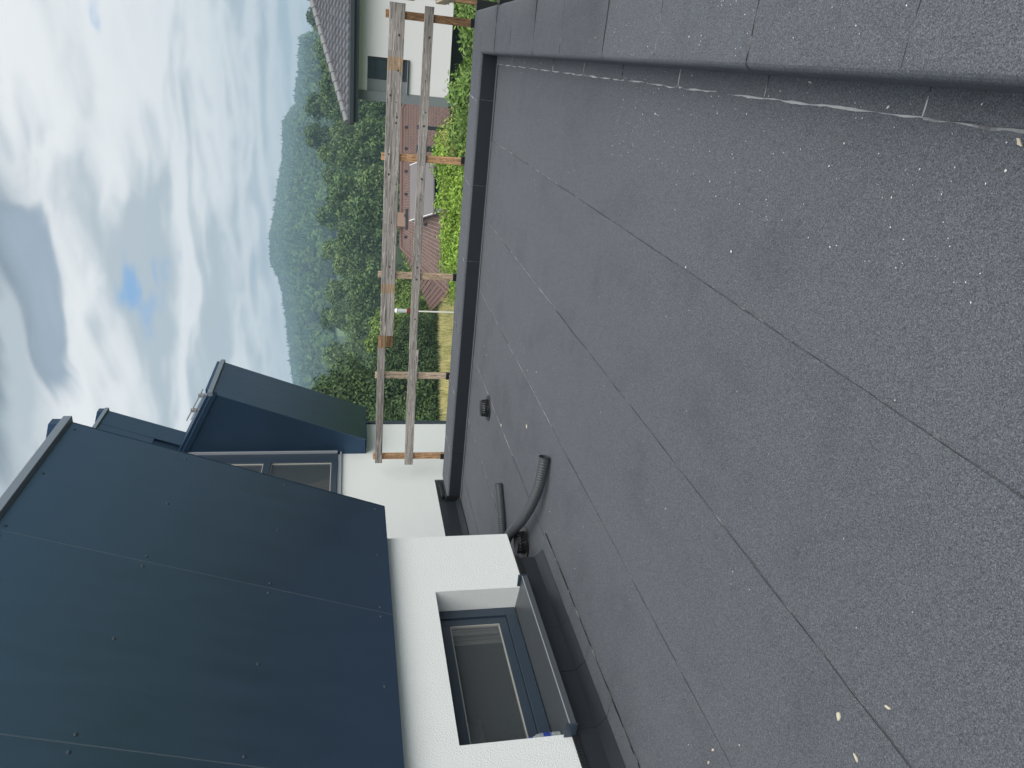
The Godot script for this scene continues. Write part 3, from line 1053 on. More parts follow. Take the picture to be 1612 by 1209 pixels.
	sg = MB.new()
	sg.cyl(Vector3(-5.25, 3.84, -10.10), Vector3(-4.83, 3.63, -10.10), 0.007, 8)
	part("tube", sg.mesh(M.zinc), s1)
	# --- upper storey set back above
	var by := 4.02
	var bty := 5.214
	var bx := -5.947 + LEAN * (by - 4.105)
	var btx := bx + LEAN * (bty - by)
	mb = MB.new()
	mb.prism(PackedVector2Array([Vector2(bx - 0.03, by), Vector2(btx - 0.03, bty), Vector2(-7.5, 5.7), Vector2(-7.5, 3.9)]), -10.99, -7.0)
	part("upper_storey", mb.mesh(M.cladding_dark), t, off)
	part("cladding_panel", lean_panel(by, bty, -11.0, -10.575, bx, by, 0.02).mesh(M.cladding), t, off)
	part("cladding_panel", lean_panel(4.49, bty, -10.565, -9.3, bx + LEAN * (4.49 - by), 4.49, 0.02).mesh(M.cladding), t, off)
	mb = MB.new()
	mb.box(Vector3(btx - 0.06, bty + 0.002, -11.03), Vector3(btx + 0.04, bty + 0.06, -7.0), 0.003)
	part("eaves_trim", mb.mesh(M.flashing), t, off)
	mb = MB.new()
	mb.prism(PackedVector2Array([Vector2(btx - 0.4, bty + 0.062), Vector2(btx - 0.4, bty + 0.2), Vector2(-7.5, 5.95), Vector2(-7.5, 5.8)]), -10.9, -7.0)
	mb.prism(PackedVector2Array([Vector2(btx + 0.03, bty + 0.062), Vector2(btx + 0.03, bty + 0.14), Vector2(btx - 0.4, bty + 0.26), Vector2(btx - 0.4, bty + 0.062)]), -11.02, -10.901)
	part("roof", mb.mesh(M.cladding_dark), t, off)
	# --- recessed tall window between the two leaning volumes
	var w2 := MeshInstance3D.new()
	w2.name = "window"
	w2.mesh = frame_ring(-5.84, -5.765, -9.79, -7.3, 1.735, 3.95, 0.085).mesh(M.frame)
	w2.position = off
	t.add_child(w2, true)
	mb = MB.new()
	mb.box(Vector3(-5.84, 2.69, -9.705), Vector3(-5.762, 2.80, -7.385), 0.003)
	part("transom", mb.mesh(M.frame), w2)
	mb = MB.new()
	mb.box(Vector3(-5.80, 1.822, -9.704), Vector3(-5.795, 2.688, -7.386))
	part("pane", mb.mesh(M.glass), w2)
	mb = MB.new()
	mb.box(Vector3(-5.80, 2.802, -9.704), Vector3(-5.795, 3.864, -7.386))
	part("pane", mb.mesh(M.glass), w2)
	part("gasket", frame_ring(-5.80, -5.780, -9.704, -7.386, 1.821, 2.689, 0.012).mesh(M.gasket), w2)
	part("gasket", frame_ring(-5.80, -5.780, -9.704, -7.386, 2.801, 3.865, 0.012).mesh(M.gasket), w2)
	mb = MB.new()
	mb.box(Vector3(-6.1, 1.672, -10.05), Vector3(-5.76, 1.70, -6.0), 0.002)
	mb.box(Vector3(-6.1, 1.70, -9.97), Vector3(-5.79, 1.734, -6.0), 0.002)
	part("sill", mb.mesh(M.light_trim), w2)
	mb = MB.new()
	mb.box(Vector3(-5.84, 1.735, -9.998), Vector3(-5.735, 3.95, -9.978), 0.003)
	part("side_trim", mb.mesh(M.light_trim), w2)
	mb = MB.new()
	mb.box(Vector3(-5.86, 1.735, -9.976), Vector3(-5.775, 3.95, -9.792), 0.003)
	part("jamb", mb.mesh(M.frame), w2)
	# room behind it and a hanging lamp seen through the glass
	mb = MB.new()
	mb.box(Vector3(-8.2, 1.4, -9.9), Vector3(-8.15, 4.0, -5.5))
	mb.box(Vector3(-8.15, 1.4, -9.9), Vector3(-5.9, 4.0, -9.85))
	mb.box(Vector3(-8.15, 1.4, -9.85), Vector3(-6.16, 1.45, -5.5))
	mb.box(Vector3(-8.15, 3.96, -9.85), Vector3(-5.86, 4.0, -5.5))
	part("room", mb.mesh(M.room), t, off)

	# bottles that stand on the sill of the low window
	for i in 2:
		var b := thing("water_bottle", ["clear plastic water bottle with a blue label on the low window sill", "plain clear plastic bottle beside the blue-labelled bottle on the sill"][i], "bottle", Vector3(-3.775 + i * -0.075, 0.286 + i * 0.008, -2.985 + i * 0.006))
		var mbb := MB.new()
		mbb.lathe(PackedVector2Array([Vector2(0.0, 0.0), Vector2(0.026, 0.002), Vector2(0.031, 0.01), Vector2(0.0315, 0.05), Vector2(0.029, 0.058), Vector2(0.0315, 0.066), Vector2(0.0315, 0.12), Vector2(0.028, 0.145), Vector2(0.016, 0.175), Vector2(0.013, 0.182)]), Vector3.ZERO, 18)
		part("body", mbb.mesh(M.bottle), b)
		mbb = MB.new()
		mbb.lathe(PackedVector2Array([Vector2(0.015, 0.183), Vector2(0.015, 0.199), Vector2(0.0, 0.2)]), Vector3.ZERO, 14)
		part("cap", mbb.mesh(M.bottle_blue), b)
		if i == 0:
			mbb = MB.new()
			mbb.lathe(PackedVector2Array([Vector2(0.0322, 0.07), Vector2(0.0322, 0.115)]), Vector3.ZERO, 18)
			part("label_band", mbb.mesh(M.bottle_blue), b)

# ------------------------------------------------------------------ things on the terrace
func corrugated(pts: PackedVector3Array, r: float, pitch: float) -> Mesh:
	var cv := Curve3D.new()
	for i in pts.size():
		var tan := (pts[mini(i + 1, pts.size() - 1)] - pts[maxi(i - 1, 0)]) * 0.16
		cv.add_point(pts[i], -tan, tan)
	var L := cv.get_baked_length()
	var n := int(L / pitch) * 6
	var mb := MB.new()
	var sides := 26
	var prev := []
	var up := Vector3.UP
	for i in n + 1:
		var p := cv.sample_baked(L * i / n, true)
		var d := (cv.sample_baked(minf(L * i / n + 0.01, L), true) - cv.sample_baked(maxf(L * i / n - 0.01, 0.0), true)).normalized()
		var a := (up - d * up.dot(d)).normalized()
		var b := d.cross(a)
		var rr: float = r * [1.0, 1.0, 1.0, 0.965, 0.91, 0.965][i % 6]
		var ring := []
		for k in sides:
			var th := TAU * k / sides
			ring.append(p + (a * cos(th) + b * sin(th)) * rr)
		if i > 0:
			for k in sides:
				var k2 := (k + 1) % sides
				mb.quad(prev[k], prev[k2], ring[k2], ring[k])
		prev = ring
	var P := PackedVector3Array()
	var R2 := PackedFloat32Array()
	for i in 41:
		P.append(cv.sample_baked(L * i / 40.0, true))
		R2.append(r * 0.83)
	mb.tube(P, R2, 22, false)
	return mb.mesh(M.hose)

func terrace_things():
	var h := part("corrugated_pipe", corrugated(PackedVector3Array([Vector3(-4.9, 0.10, -5.62), Vector3(-4.45, 0.13, -5.52), Vector3(-4.0, 0.14, -5.314), Vector3(-3.577, 0.12, -4.991), Vector3(-3.312, 0.095, -4.849), Vector3(-3.083, 0.07, -4.792), Vector3(-2.844, 0.051, -4.816)]), 0.046, 0.021), self)
	tag(h, "long curved grey corrugated drain pipe rising off the roof towards the white wall", "pipe")
	var h2 := part("corrugated_pipe", corrugated(PackedVector3Array([Vector3(-4.9, 0.045, -5.60), Vector3(-4.55, 0.045, -5.76), Vector3(-4.25, 0.045, -5.985), Vector3(-4.02, 0.045, -6.26)]), 0.041, 0.021), self)
	tag(h2, "short straight grey corrugated drain pipe lying flat on the roof felt", "pipe")
	for i in 2:
		var at: Vector3 = [Vector3(-3.66, 0.004, -7.32), Vector3(-3.965, 0.004, -5.19)][i]
		var d := thing("roof_drain", ["round black roof drain basket near the end parapet", "round black roof drain basket under the curved corrugated pipe"][i], "drain", at)
		var mb := MB.new()
		mb.lathe(PackedVector2Array([Vector2(0.15, 0.002), Vector2(0.145, 0.008), Vector2(0.10, 0.010), Vector2(0.095, 0.004)]), Vector3.ZERO, 28)
		part("flange", mb.mesh(M.bitumen), d)
		mb = MB.new()
		mb.lathe(PackedVector2Array([Vector2(0.092, 0.078), Vector2(0.09, 0.088), Vector2(0.04, 0.094), Vector2(0.0, 0.095)]), Vector3.ZERO, 24)
		mb.lathe(PackedVector2Array([Vector2(0.105, 0.004), Vector2(0.105, 0.016), Vector2(0.098, 0.016)]), Vector3.ZERO, 24)
		part("lid", mb.mesh(M.black_plastic), d)
		mb = MB.new()
		mb.box(Vector3(-0.005, 0.014, -0.004), Vector3(0.006, 0.082, 0.004))
		var bar := mb.mesh(M.black_plastic)
		for k in 20:
			var o := part("basket_bar", bar, d)
			var a := TAU * k / 20.0
			o.transform = Transform3D(Basis(Vector3.UP, -a) * Basis(Vector3(0, 0, 1), 0.13), Vector3(cos(a) * 0.099, 0, sin(a) * 0.099))
		mb = MB.new()
		for y in [0.032, 0.054]:
			for k in 24:
				var a := TAU * k / 24.0
				var b := TAU * (k + 1) / 24.0
				mb.cyl(Vector3(cos(a), 0, sin(a)) * (0.1 - y * 0.13) + Vector3(0, y, 0), Vector3(cos(b), 0, sin(b)) * (0.1 - y * 0.13) + Vector3(0, y, 0), 0.0025, 4)
		part("basket_ring", mb.mesh(M.black_plastic), d)
	# wood chips
	var r := RandomNumberGenerator.new()
	r.seed = 17
	var chips := [[Vector3(-1.853, 0.007, -1.431), 0.026, 0.4], [Vector3(-1.904, 0.007, -1.316), 0.022, 1.2], [Vector3(-1.647, 0.007, -1.284), 0.018, 2.0], [Vector3(-2.757, 0.008, -1.968), 0.016, 0.2], [Vector3(-2.672, 0.008, -1.964), 0.018, 2.6], [Vector3(0.045, 0.011, -2.49), 0.016, 1.4], [Vector3(-2.987, 0.006, -5.605), 0.035, 1.1], [Vector3(-3.492, 0.008, -6.584), 0.03, 0.5], [Vector3(-0.05, 0.009, -1.55), 0.022, 0.9]]
	for ch in chips:
		var mb := MB.new()
		var l: float = ch[1] * 0.75
		var prof := PackedVector2Array()
		for k in 7:
			var a := TAU * k / 7.0
			prof.append(Vector2(cos(a) * l * r.randf_range(0.55, 1.0), sin(a) * l * 0.38 * r.randf_range(0.35, 1.2)))
		mb.prism(prof, -0.0025, 0.0025)
		var o := part("wood_chip", mb.mesh(M.wood_chip), self, ch[0])
		o.rotation = Vector3(-PI / 2 + 0.1, ch[2], 0.05)
		tag(o, "pale wood chip lying on the grey roof felt", "wood chip", "wood chips scattered on the roof felt")
	# mineral crumbs and dust specks
	var mb2 := MB.new()
	var nz := FastNoiseLite.new()
	nz.seed = 71
	nz.frequency = 0.7
	for i in 560:
		var x := r.randf_range(-3.5, 0.05)
		var z := -r.randf_range(1.0, 8.6)
		if r.randf() < 0.35:
			x = -r.randf_range(0.0, 0.5) + 0.04
			z = -r.randf_range(1.1, 4.5)
		elif nz.get_noise_2d(x * 2.0, z * 2.0) < 0.0:
			continue
		var s := r.randf_range(0.0012, 0.0028) * (1.9 if r.randf() < 0.06 else 1.0)
		var y := 0.012 if x > -0.03 else 0.0065
		crumb(mb2, Vector3(x, y, z), s, r)
	for i in 160:
		var x := r.randf_range(0.10, 0.46)
		var z := -r.randf_range(1.2, 4.6)
		if i < 50:
			x = clampf(0.33 + r.randfn() * 0.035, 0.1, 0.46); z = -2.88 + r.randfn() * 0.05
		crumb(mb2, Vector3(x, PH + 0.008, z), r.randf_range(0.001, 0.0026), r)
	var cr := part("crumbs", mb2.mesh(M.crumb), self)
	tag(cr, "tiny pale crumbs and dust specks strewn over the roof felt", "debris", "", "stuff")

func crumb(mb: MB, p: Vector3, s: float, r: RandomNumberGenerator):
	var a := r.randf() * TAU
	var e := r.randf_range(0.8, 2.0)
	var u := Vector3(cos(a), 0, sin(a)) * s * e
	var w := Vector3(-sin(a), 0, cos(a)) * s
	var top := p + Vector3(0, s * 0.8, 0)
	mb.tri(p + u, top, p + w); mb.tri(p + w, top, p - u)
	mb.tri(p - u, top, p - w); mb.tri(p - w, top, p + u)

# ------------------------------------------------------------------ neighbouring houses
func neighbour_house():
	var t := thing("white_neighbour_house", "white neighbouring house with grey tiled hip roof and anthracite gutter", "house", Vector3(5.0, -4.3, -32.0))
	var off := -t.position
	var zf := -28.0
	var x0 := -1.72
	var x1 := 17.0
	var zb := -38.0
	var mb := MB.new()
	# facade with window band hole: pieces butted together
	var wy0 := -0.40
	var wy1 := 1.0
	var wa := -1.42
	var wb := -0.27
	mb.box(Vector3(x0 + 0.33, wy1, zf - 0.35), Vector3(x1, 1.5, zf))
	mb.box(Vector3(wb, wy0, zf - 0.35), Vector3(x1, wy1, zf))
	mb.box(Vector3(x0 + 0.33, -1.9, zf - 0.35), Vector3(x1, wy0, zf))
	part("wall", mb.mesh(M.house_white), t, off)
	mb = MB.new()
	mb.box(Vector3(x0, -4.4, zf - 0.36), Vector3(x0 + 0.328, 1.45, zf + 0.03))
	mb.box(Vector3(x0, -6.0, zb), Vector3(x0 + 0.3, 1.45, zf - 0.361))
	part("corner_wall", mb.mesh(M.mid_grey), t, off)  # grey front band stands in for the receding side wall
	mb = MB.new()
	mb.box(Vector3(x0 + 0.3, -6.0, zf - 2.0), Vector3(x1, -1.9, zf - 1.6))
	mb.box(Vector3(x0 + 0.3, -6.0, zb), Vector3(x1, 1.4, zf - 4.0))
	part("ground_floor", mb.mesh(M.anthracite), t, off)
	mb = MB.new()
	mb.box(Vector3(wa + 0.03, wy0 + 0.001, zf - 0.2), Vector3(-1.0, wy1 - 0.001, zf - 0.06))
	part("grey_panel", mb.mesh(M.mid_grey), t, off)
	var w := MeshInstance3D.new()
	w.name = "window"
	var fr := MB.new()
	fr.box(Vector3(-0.998, wy0 + 0.001, zf - 0.2), Vector3(-0.92, wy1 - 0.001, zf - 0.08))
	fr.box(Vector3(wb - 0.06, wy0 + 0.001, zf - 0.2), Vector3(wb - 0.001, wy1 - 0.001, zf - 0.08))
	fr.box(Vector3(-0.92, wy1 - 0.09, zf - 0.2), Vector3(wb - 0.06, wy1 - 0.001, zf - 0.08))
	fr.box(Vector3(-0.92, wy0 + 0.001, zf - 0.2), Vector3(wb - 0.06, wy0 + 0.09, zf - 0.08))
	w.mesh = fr.mesh(M.anthracite)
	w.position = off
	t.add_child(w, true)
	mb = MB.new()
	mb.box(Vector3(-0.92, wy0 + 0.09, zf - 0.16), Vector3(wb - 0.06, wy1 - 0.09, zf - 0.14))
	part("pane", mb.mesh(M.dark_glass), w)
	mb = MB.new()
	mb.box(Vector3(-0.92, wy0 + 0.09, zf - 0.30), Vector3(-0.62, wy1 - 0.09, zf - 0.28))
	part("pale_band", mb.mesh(M.dull_grey), w)  # curtain behind the pane
	mb = MB.new()
	mb.box(Vector3(-1.40, wy0 - 0.05, zf + 0.002), Vector3(wb, wy0 - 0.002, zf + 0.08))
	part("sill", mb.mesh(M.anthracite), w)
	# eaves
	var ex := -2.45
	var ez := -27.35
	mb = MB.new()
	mb.box(Vector3(ex, 1.30, zf - 0.4), Vector3(x1 + 0.5, 1.46, ez - 0.02))
	mb.box(Vector3(ex, 1.30, zb), Vector3(x0 + 0.2, 1.46, zf - 0.401))
	part("soffit", mb.mesh(M.anthracite), t, off)
	mb = MB.new()
	mb.box(Vector3(ex - 0.05, 1.44, ez - 0.02), Vector3(x1 + 0.5, 1.62, ez + 0.10), 0.03)
	mb.box(Vector3(ex - 0.10, 1.44, zb), Vector3(ex + 0.02, 1.62, ez - 0.022), 0.03)
	part("gutter", mb.mesh(M.anthracite), t, off)
	# tiled roof: front and left slopes in courses
	var pitch := 19.0
	var tp := tan(deg_to_rad(pitch))
	var r := RandomNumberGenerator.new()
	r.seed = 5
	mb = MB.new()
	var step := 0.33
	var ry := 1.60
	for k in 16:
		var a0 := k * step
		var a1 := a0 + step + 0.02
		var xs := ex + a0
		var nt := int((x1 - xs) / 0.28)
		for i in nt:
			var xa := xs + i * 0.28
			var g := r.randf_range(0.85, 1.12)
			mb.col = Color(0.115 * g, 0.118 * g, 0.135 * g)
			for q in [[0.0, 0.0, 0.09, 0.045], [0.09, 0.045, 0.18, 0.03], [0.18, 0.03, 0.28, 0.0]]:
				var p0 := Vector3(xa + q[0], ry + a0 * tp + 0.045 + q[1], ez - a0)
				var p1 := Vector3(xa + q[2], ry + a0 * tp + 0.045 + q[3], ez - a0)
				var p2 := Vector3(xa + q[2], ry + a1 * tp + q[3], ez - a1)
				var p3 := Vector3(xa + q[0], ry + a1 * tp + q[1], ez - a1)
				mb.quad(p0, p1, p2, p3)
				var dn := Vector3(0, -0.05, 0)
				mb.quad(p0 + dn, p1 + dn, p1, p0)
		# left slope, seen edge-on only
		mb.col = Color(0.26, 0.25, 0.27)
		mb.quad(Vector3(ex + a0, ry + a0 * tp + 0.04, zb + a0), Vector3(ex + a0, ry + a0 * tp + 0.04, ez - a0), Vector3(ex + a1, ry + a1 * tp, ez - a1), Vector3(ex + a1, ry + a1 * tp, zb + a1))
	mb.col = Color(0.25, 0.24, 0.26)
	mb.quad(Vector3(ex + 5.3, ry + 5.3 * tp, ez - 5.3), Vector3(x1, ry + 5.3 * tp, ez - 5.3), Vector3(x1, ry, zb - 0.6), Vector3(ex, ry, zb - 0.6))
	var roof := part("roof", mb.mesh(M.tile_grey), t, off)
	mb = MB.new()
	mb.col = Color(0.20, 0.205, 0.22)
	var hd := Vector3(1, tp, -1).normalized()
	var ht := PackedVector3Array([Vector3.ZERO, hd * 0.46])
	mb.tube(ht, PackedFloat32Array([0.125, 0.095]), 10)
	var hm := mb.mesh(M.tile_grey)
	for k in 13:
		part("hip_tile", hm, roof, Vector3(ex, ry + 0.07, ez) + hd * (0.43 * k))
	# snow stops
	mb = MB.new()
	mb.box(Vector3(-0.06, 0, -0.05), Vector3(0.06, 0.14, 0.05), 0.01)
	part("roof_vent", mb.mesh(M.anthracite), roof, Vector3(2.0, ry + 2.9 * tp, ez - 2.9))

func brown_house():
	var c := Vector3(-7.6, -6.9, -49.0)
	var t := thing("brown_roofed_house", "lower house with brown tiled hip roof, pale dormer and brick chimney", "house", c, deg_to_rad(26.0))
	# local: ridge along x, front slope faces +z; y measured from the ground
	var hl := 8.2
	var hw := 4.6
	var ye := 2.6
	var yr := 5.1
	var rl := 4.6
	var mb := MB.new()
	mb.box(Vector3(-hl + 0.5, -2.0, -hw + 0.5), Vector3(hl - 0.5, ye + 0.1, hw - 0.5))
	part("wall", mb.mesh(M.pale_grey), t)
	mb = MB.new()
	var r := RandomNumberGenerator.new()
	r.seed = 8
	var nc := 17
	for k in nc:
		var f0 := float(k) / nc
		var f1 := float(k + 1) / nc
		var y0 := lerpf(ye, yr, f0)
		var y1 := lerpf(ye, yr, f1)
		for s in [-1.0, 1.0]:
			var z0: float = lerpf(hw, 0.0, f0) * s
			var z1: float = lerpf(hw, 0.0, f1) * s
			var xa0 := lerpf(-hl, -rl, f0)
			var xa1 := lerpf(-hl, -rl, f1)
			var xb0 := lerpf(hl, rl, f0)
			var xb1 := lerpf(hl, rl, f1)
			var n := 56
			for i in n:
				var u0 := float(i) / n
				var u1 := (i + 0.80) / n
				var g := r.randf_range(0.82, 1.15)
				mb.col = Color(0.15 * g, 0.092 * g, 0.082 * g)
				var lift := Vector3(0, 0.05, 0)
				var A := Vector3(lerpf(xa0, xb0, u0), y0, z0) + lift
				var B := Vector3(lerpf(xa0, xb0, u1), y0, z0) + lift
				var C := Vector3(lerpf(xa1, xb1, u1), y1, z1)
				var D := Vector3(lerpf(xa1, xb1, u0), y1, z1)
				if s > 0: mb.quad(A, B, C, D)
				else: mb.quad(B, A, D, C)
				if s > 0:
					mb.col = Color(0.26, 0.19, 0.17)
					mb.quad(A - lift * 1.1, B - lift * 1.1, B, A)
			mb.col = Color(0.36, 0.29, 0.27)
			if s > 0: mb.quad(Vector3(xa0, y0 - 0.01, z0), Vector3(xb0, y0 - 0.01, z0), Vector3(xb1, y1 - 0.02, z1), Vector3(xa1, y1 - 0.02, z1))
		var g2 := r.randf_range(0.85, 1.1)
		mb.col = Color(0.20 * g2, 0.115 * g2, 0.10 * g2)
		var za0 := lerpf(hw, 0.0, f0)
		var za1 := lerpf(hw, 0.0, f1)
		mb.quad(Vector3(lerpf(-hl, -rl, f0), y0 + 0.04, -za0), Vector3(lerpf(-hl, -rl, f0), y0 + 0.04, za0), Vector3(lerpf(-hl, -rl, f1), y1, za1), Vector3(lerpf(-hl, -rl, f1), y1, -za1))
		mb.quad(Vector3(lerpf(hl, rl, f0), y0 + 0.04, za0), Vector3(lerpf(hl, rl, f0), y0 + 0.04, -za0), Vector3(lerpf(hl, rl, f1), y1, -za1), Vector3(lerpf(hl, rl, f1), y1, za1))
	var roof := part("roof", mb.mesh(M.tile_brown), t)
	mb = MB.new()
	mb.col = Color(0.17, 0.10, 0.09)
	mb.cyl(Vector3(-rl, yr + 0.02, 0), Vector3(rl, yr + 0.02, 0), 0.12, 8)
	mb.cyl(Vector3(-hl, ye + 0.03, hw), Vector3(-rl, yr + 0.02, 0), 0.11, 8)
	mb.cyl(Vector3(hl, ye + 0.03, hw), Vector3(rl, yr + 0.02, 0), 0.11, 8)
	part("ridge_tiles", mb.mesh(M.tile_brown), roof)
	mb = MB.new()
	mb.box(Vector3(-0.07, 0, -0.07), Vector3(0.07, 0.2, 0.07), 0.01)
	var vm := mb.mesh(M.anthracite)
	for x in [-4.0, -2.6, -1.2, 0.3, 1.8, 3.2]:
		part("roof_vent", vm, roof, Vector3(x, yr - 0.32, 0.55))
	for x in [-3.6, -3.0]:
		part("roof_vent", vm, roof, Vector3(x, 3.7, 2.55))
	# chimney
	mb = MB.new()
	mb.box(Vector3(-3.3, 4.7, -0.35), Vector3(-2.4, 5.75, 0.45))
	var ch := part("chimney", mb.mesh(M.brick_chimney), t)
	mb = MB.new()
	mb.box(Vector3(-3.4, 5.75, -0.45), Vector3(-2.3, 5.85, 0.55))
	part("chimney_collar", mb.mesh(M.zinc), ch)
	mb = MB.new()
	mb.box(Vector3(-3.45, 6.06, -0.45), Vector3(-2.25, 6.2, 0.55))
	for p in [Vector3(-3.3, 0, -0.3), Vector3(-2.45, 0, -0.3), Vector3(-3.3, 0, 0.4), Vector3(-2.45, 0, 0.4)]:
		mb.cyl(p + Vector3(0, 5.84, 0), p + Vector3(0, 6.07, 0), 0.03, 6)
	part("chimney_cap", mb.mesh(M.white_paint), ch)
	mb = MB.new()
	mb.box(Vector3(-3.5, 4.45, 0.46), Vector3(-2.2, 4.9, 0.7))
	part("flashing", mb.mesh(M.anthracite), ch)
	# satellite dish left of the ridge
	mb = MB.new()
	mb.box(Vector3(2.5, 5.2, -0.8), Vector3(3.1, 5.75, -0.7), 0.02)
	mb.cyl(Vector3(2.8, 4.7, -0.75), Vector3(2.8, 5.3, -0.75), 0.03, 6)
	part("satellite_dish", mb.mesh(M.white_paint), t)
	# dormer
	var d := MeshInstance3D.new()
	d.name = "dormer"
	mb = MB.new()
	var x0 := -3.1
	var x1 := -0.1
	var zf := 3.9
	var zr := 2.2
	mb.box(Vector3(x0, 2.5, 1.2), Vector3(x1, 3.62, zf))
	mb.tri(Vector3(x1, 3.62, zf), Vector3(x1, 3.62, 1.2), Vector3(x1, 4.62, zr))
	mb.tri(Vector3(x0, 3.62, 1.2), Vector3(x0, 3.62, zf), Vector3(x0, 4.62, zr))
	d.mesh = mb.mesh(M.pale_grey)
	t.add_child(d, true)
	mb = MB.new()
	mb.col = Color(0.19, 0.18, 0.185)
	var xa := x0 - 0.2
	var xb := x1 + 0.25
	var slope := [[Vector2(zf + 0.35, 3.45), Vector2(zr, 4.68)], [Vector2(zr, 4.68), Vector2(0.9, 3.72)]]
	for q in slope:
		var a: Vector2 = q[0]
		var b: Vector2 = q[1]
		mb.quad(Vector3(xa, a.y + 0.07, a.x), Vector3(xb, a.y + 0.07, a.x), Vector3(xb, b.y + 0.07, b.x), Vector3(xa, b.y + 0.07, b.x))
		mb.quad(Vector3(xa, a.y, a.x), Vector3(xa, b.y, b.x), Vector3(xb, b.y, b.x), Vector3(xb, a.y, a.x))
	mb.quad(Vector3(xa, 3.45, zf + 0.35), Vector3(xb, 3.45, zf + 0.35), Vector3(xb, 3.52, zf + 0.35), Vector3(xa, 3.52, zf + 0.35))
	part("dormer_roof", mb.mesh(M.tile_brown), d)
	mb = MB.new()
	for xx in [xa - 0.05, xb]:
		for q in slope:
			var a: Vector2 = q[0]
			var b: Vector2 = q[1]
			var l := Vector3(xx, a.y - 0.05, a.x)
			var h := Vector3(xx, b.y - 0.05, b.x)
			var e := Vector3(0, 0.16, 0)
			var sx := Vector3(0.05, 0, 0)
			mb.quad(l, h, h + e, l + e); mb.quad(l + sx, l + e + sx, h + e + sx, h + sx)
			mb.quad(l + e, h + e, h + e + sx, l + e + sx); mb.quad(l, l + sx, h + sx, h)
	part("barge_board", mb.mesh(M.white_paint), d)
	mb = MB.new()
	mb.box(Vector3(x0 + 0.4, 2.75, zf + 0.002), Vector3(x1 - 0.4, 3.4, zf + 0.03))
	part("dormer_window", mb.mesh(M.dark_glass), d)

func small_garden_things():
	var gy := ground_y(-18.9, 33.0)
	var p := azp(-18.9, 33.0, gy)
	var top := 1.6 + 33.0 * tan(deg_to_rad(-3.6)) - gy
	var t := thing("street_lamp", "white street lamp post with dark red collar standing in the dry meadow", "street lamp", p)
	var mb := MB.new()
	mb.cyl(Vector3(0, -0.3, 0), Vector3(0, top - 0.85, 0), 0.042, 10, 0.034)
	part("pole", mb.mesh(M.white_paint), t)
	mb = MB.new()
	mb.lathe(PackedVector2Array([Vector2(0.035, top - 0.88), Vector2(0.085, top - 0.85), Vector2(0.125, top - 0.53), Vector2(0.11, top - 0.52), Vector2(0.0, top - 0.54)]), Vector3.ZERO, 14)
	part("collar", mb.mesh(M.red_paint), t)
	mb = MB.new()
	mb.lathe(PackedVector2Array([Vector2(0.085, top - 0.53), Vector2(0.095, top - 0.1)]), Vector3.ZERO, 14)
	part("globe", mb.mesh(M.pale_grey), t)
	mb = MB.new()
	mb.lathe(PackedVector2Array([Vector2(0.0, top - 0.1), Vector2(0.12, top - 0.09), Vector2(0.11, top - 0.05), Vector2(0.07, top + 0.01), Vector2(0.0, top + 0.02)]), Vector3.ZERO, 16)
	part("cap", mb.mesh(M.white_paint), t)
	for i in 2:
		var az: float = [-5.05, -6.55][i]
		var r := 22.0
		var gy2 := ground_y(az, r)
		var q := azp(az, r, gy2)
		var tt := thing("garden_post", ["thin dark garden post between the leafy bushes", "thick dark garden post beside the yellow-green bush"][i], "post", q)
		mb = MB.new()
		var hgt := 1.6 + r * tan(deg_to_rad(-5.0)) - gy2
		var w: float = [0.05, 0.075][i]
		mb.box(Vector3(-w, -0.3, -w), Vector3(w, hgt, w), 0.01)
		part("shaft", mb.mesh(M.anthracite), tt)
		mb = MB.new()
		mb.box(Vector3(-w * 1.25, hgt, -w * 1.25), Vector3(w * 1.25, hgt + 0.03, w * 1.25), 0.008)
		part("cap", mb.mesh(M.anthracite), tt)

# ------------------------------------------------------------------ plants
func leaf_quad(mb: MB, p: Vector3, nrm: Vector3, s: float, asp: float, r: RandomNumberGenerator):
	var ref := Vector3(r.randf_range(-1, 1), r.randf_range(-1, 1), r.randf_range(-1, 1))
	var a := nrm.cross(ref)
	if a.length() < 0.01: a = nrm.cross(Vector3.RIGHT)
	a = a.normalized()
	var b := nrm.cross(a)
	var tip := a * s
	var side := b * s * asp
	var mid := nrm * s * 0.12
	mb.tri(p - tip, p + side + mid, p + tip)
	mb.tri(p - tip, p + tip, p - side + mid)

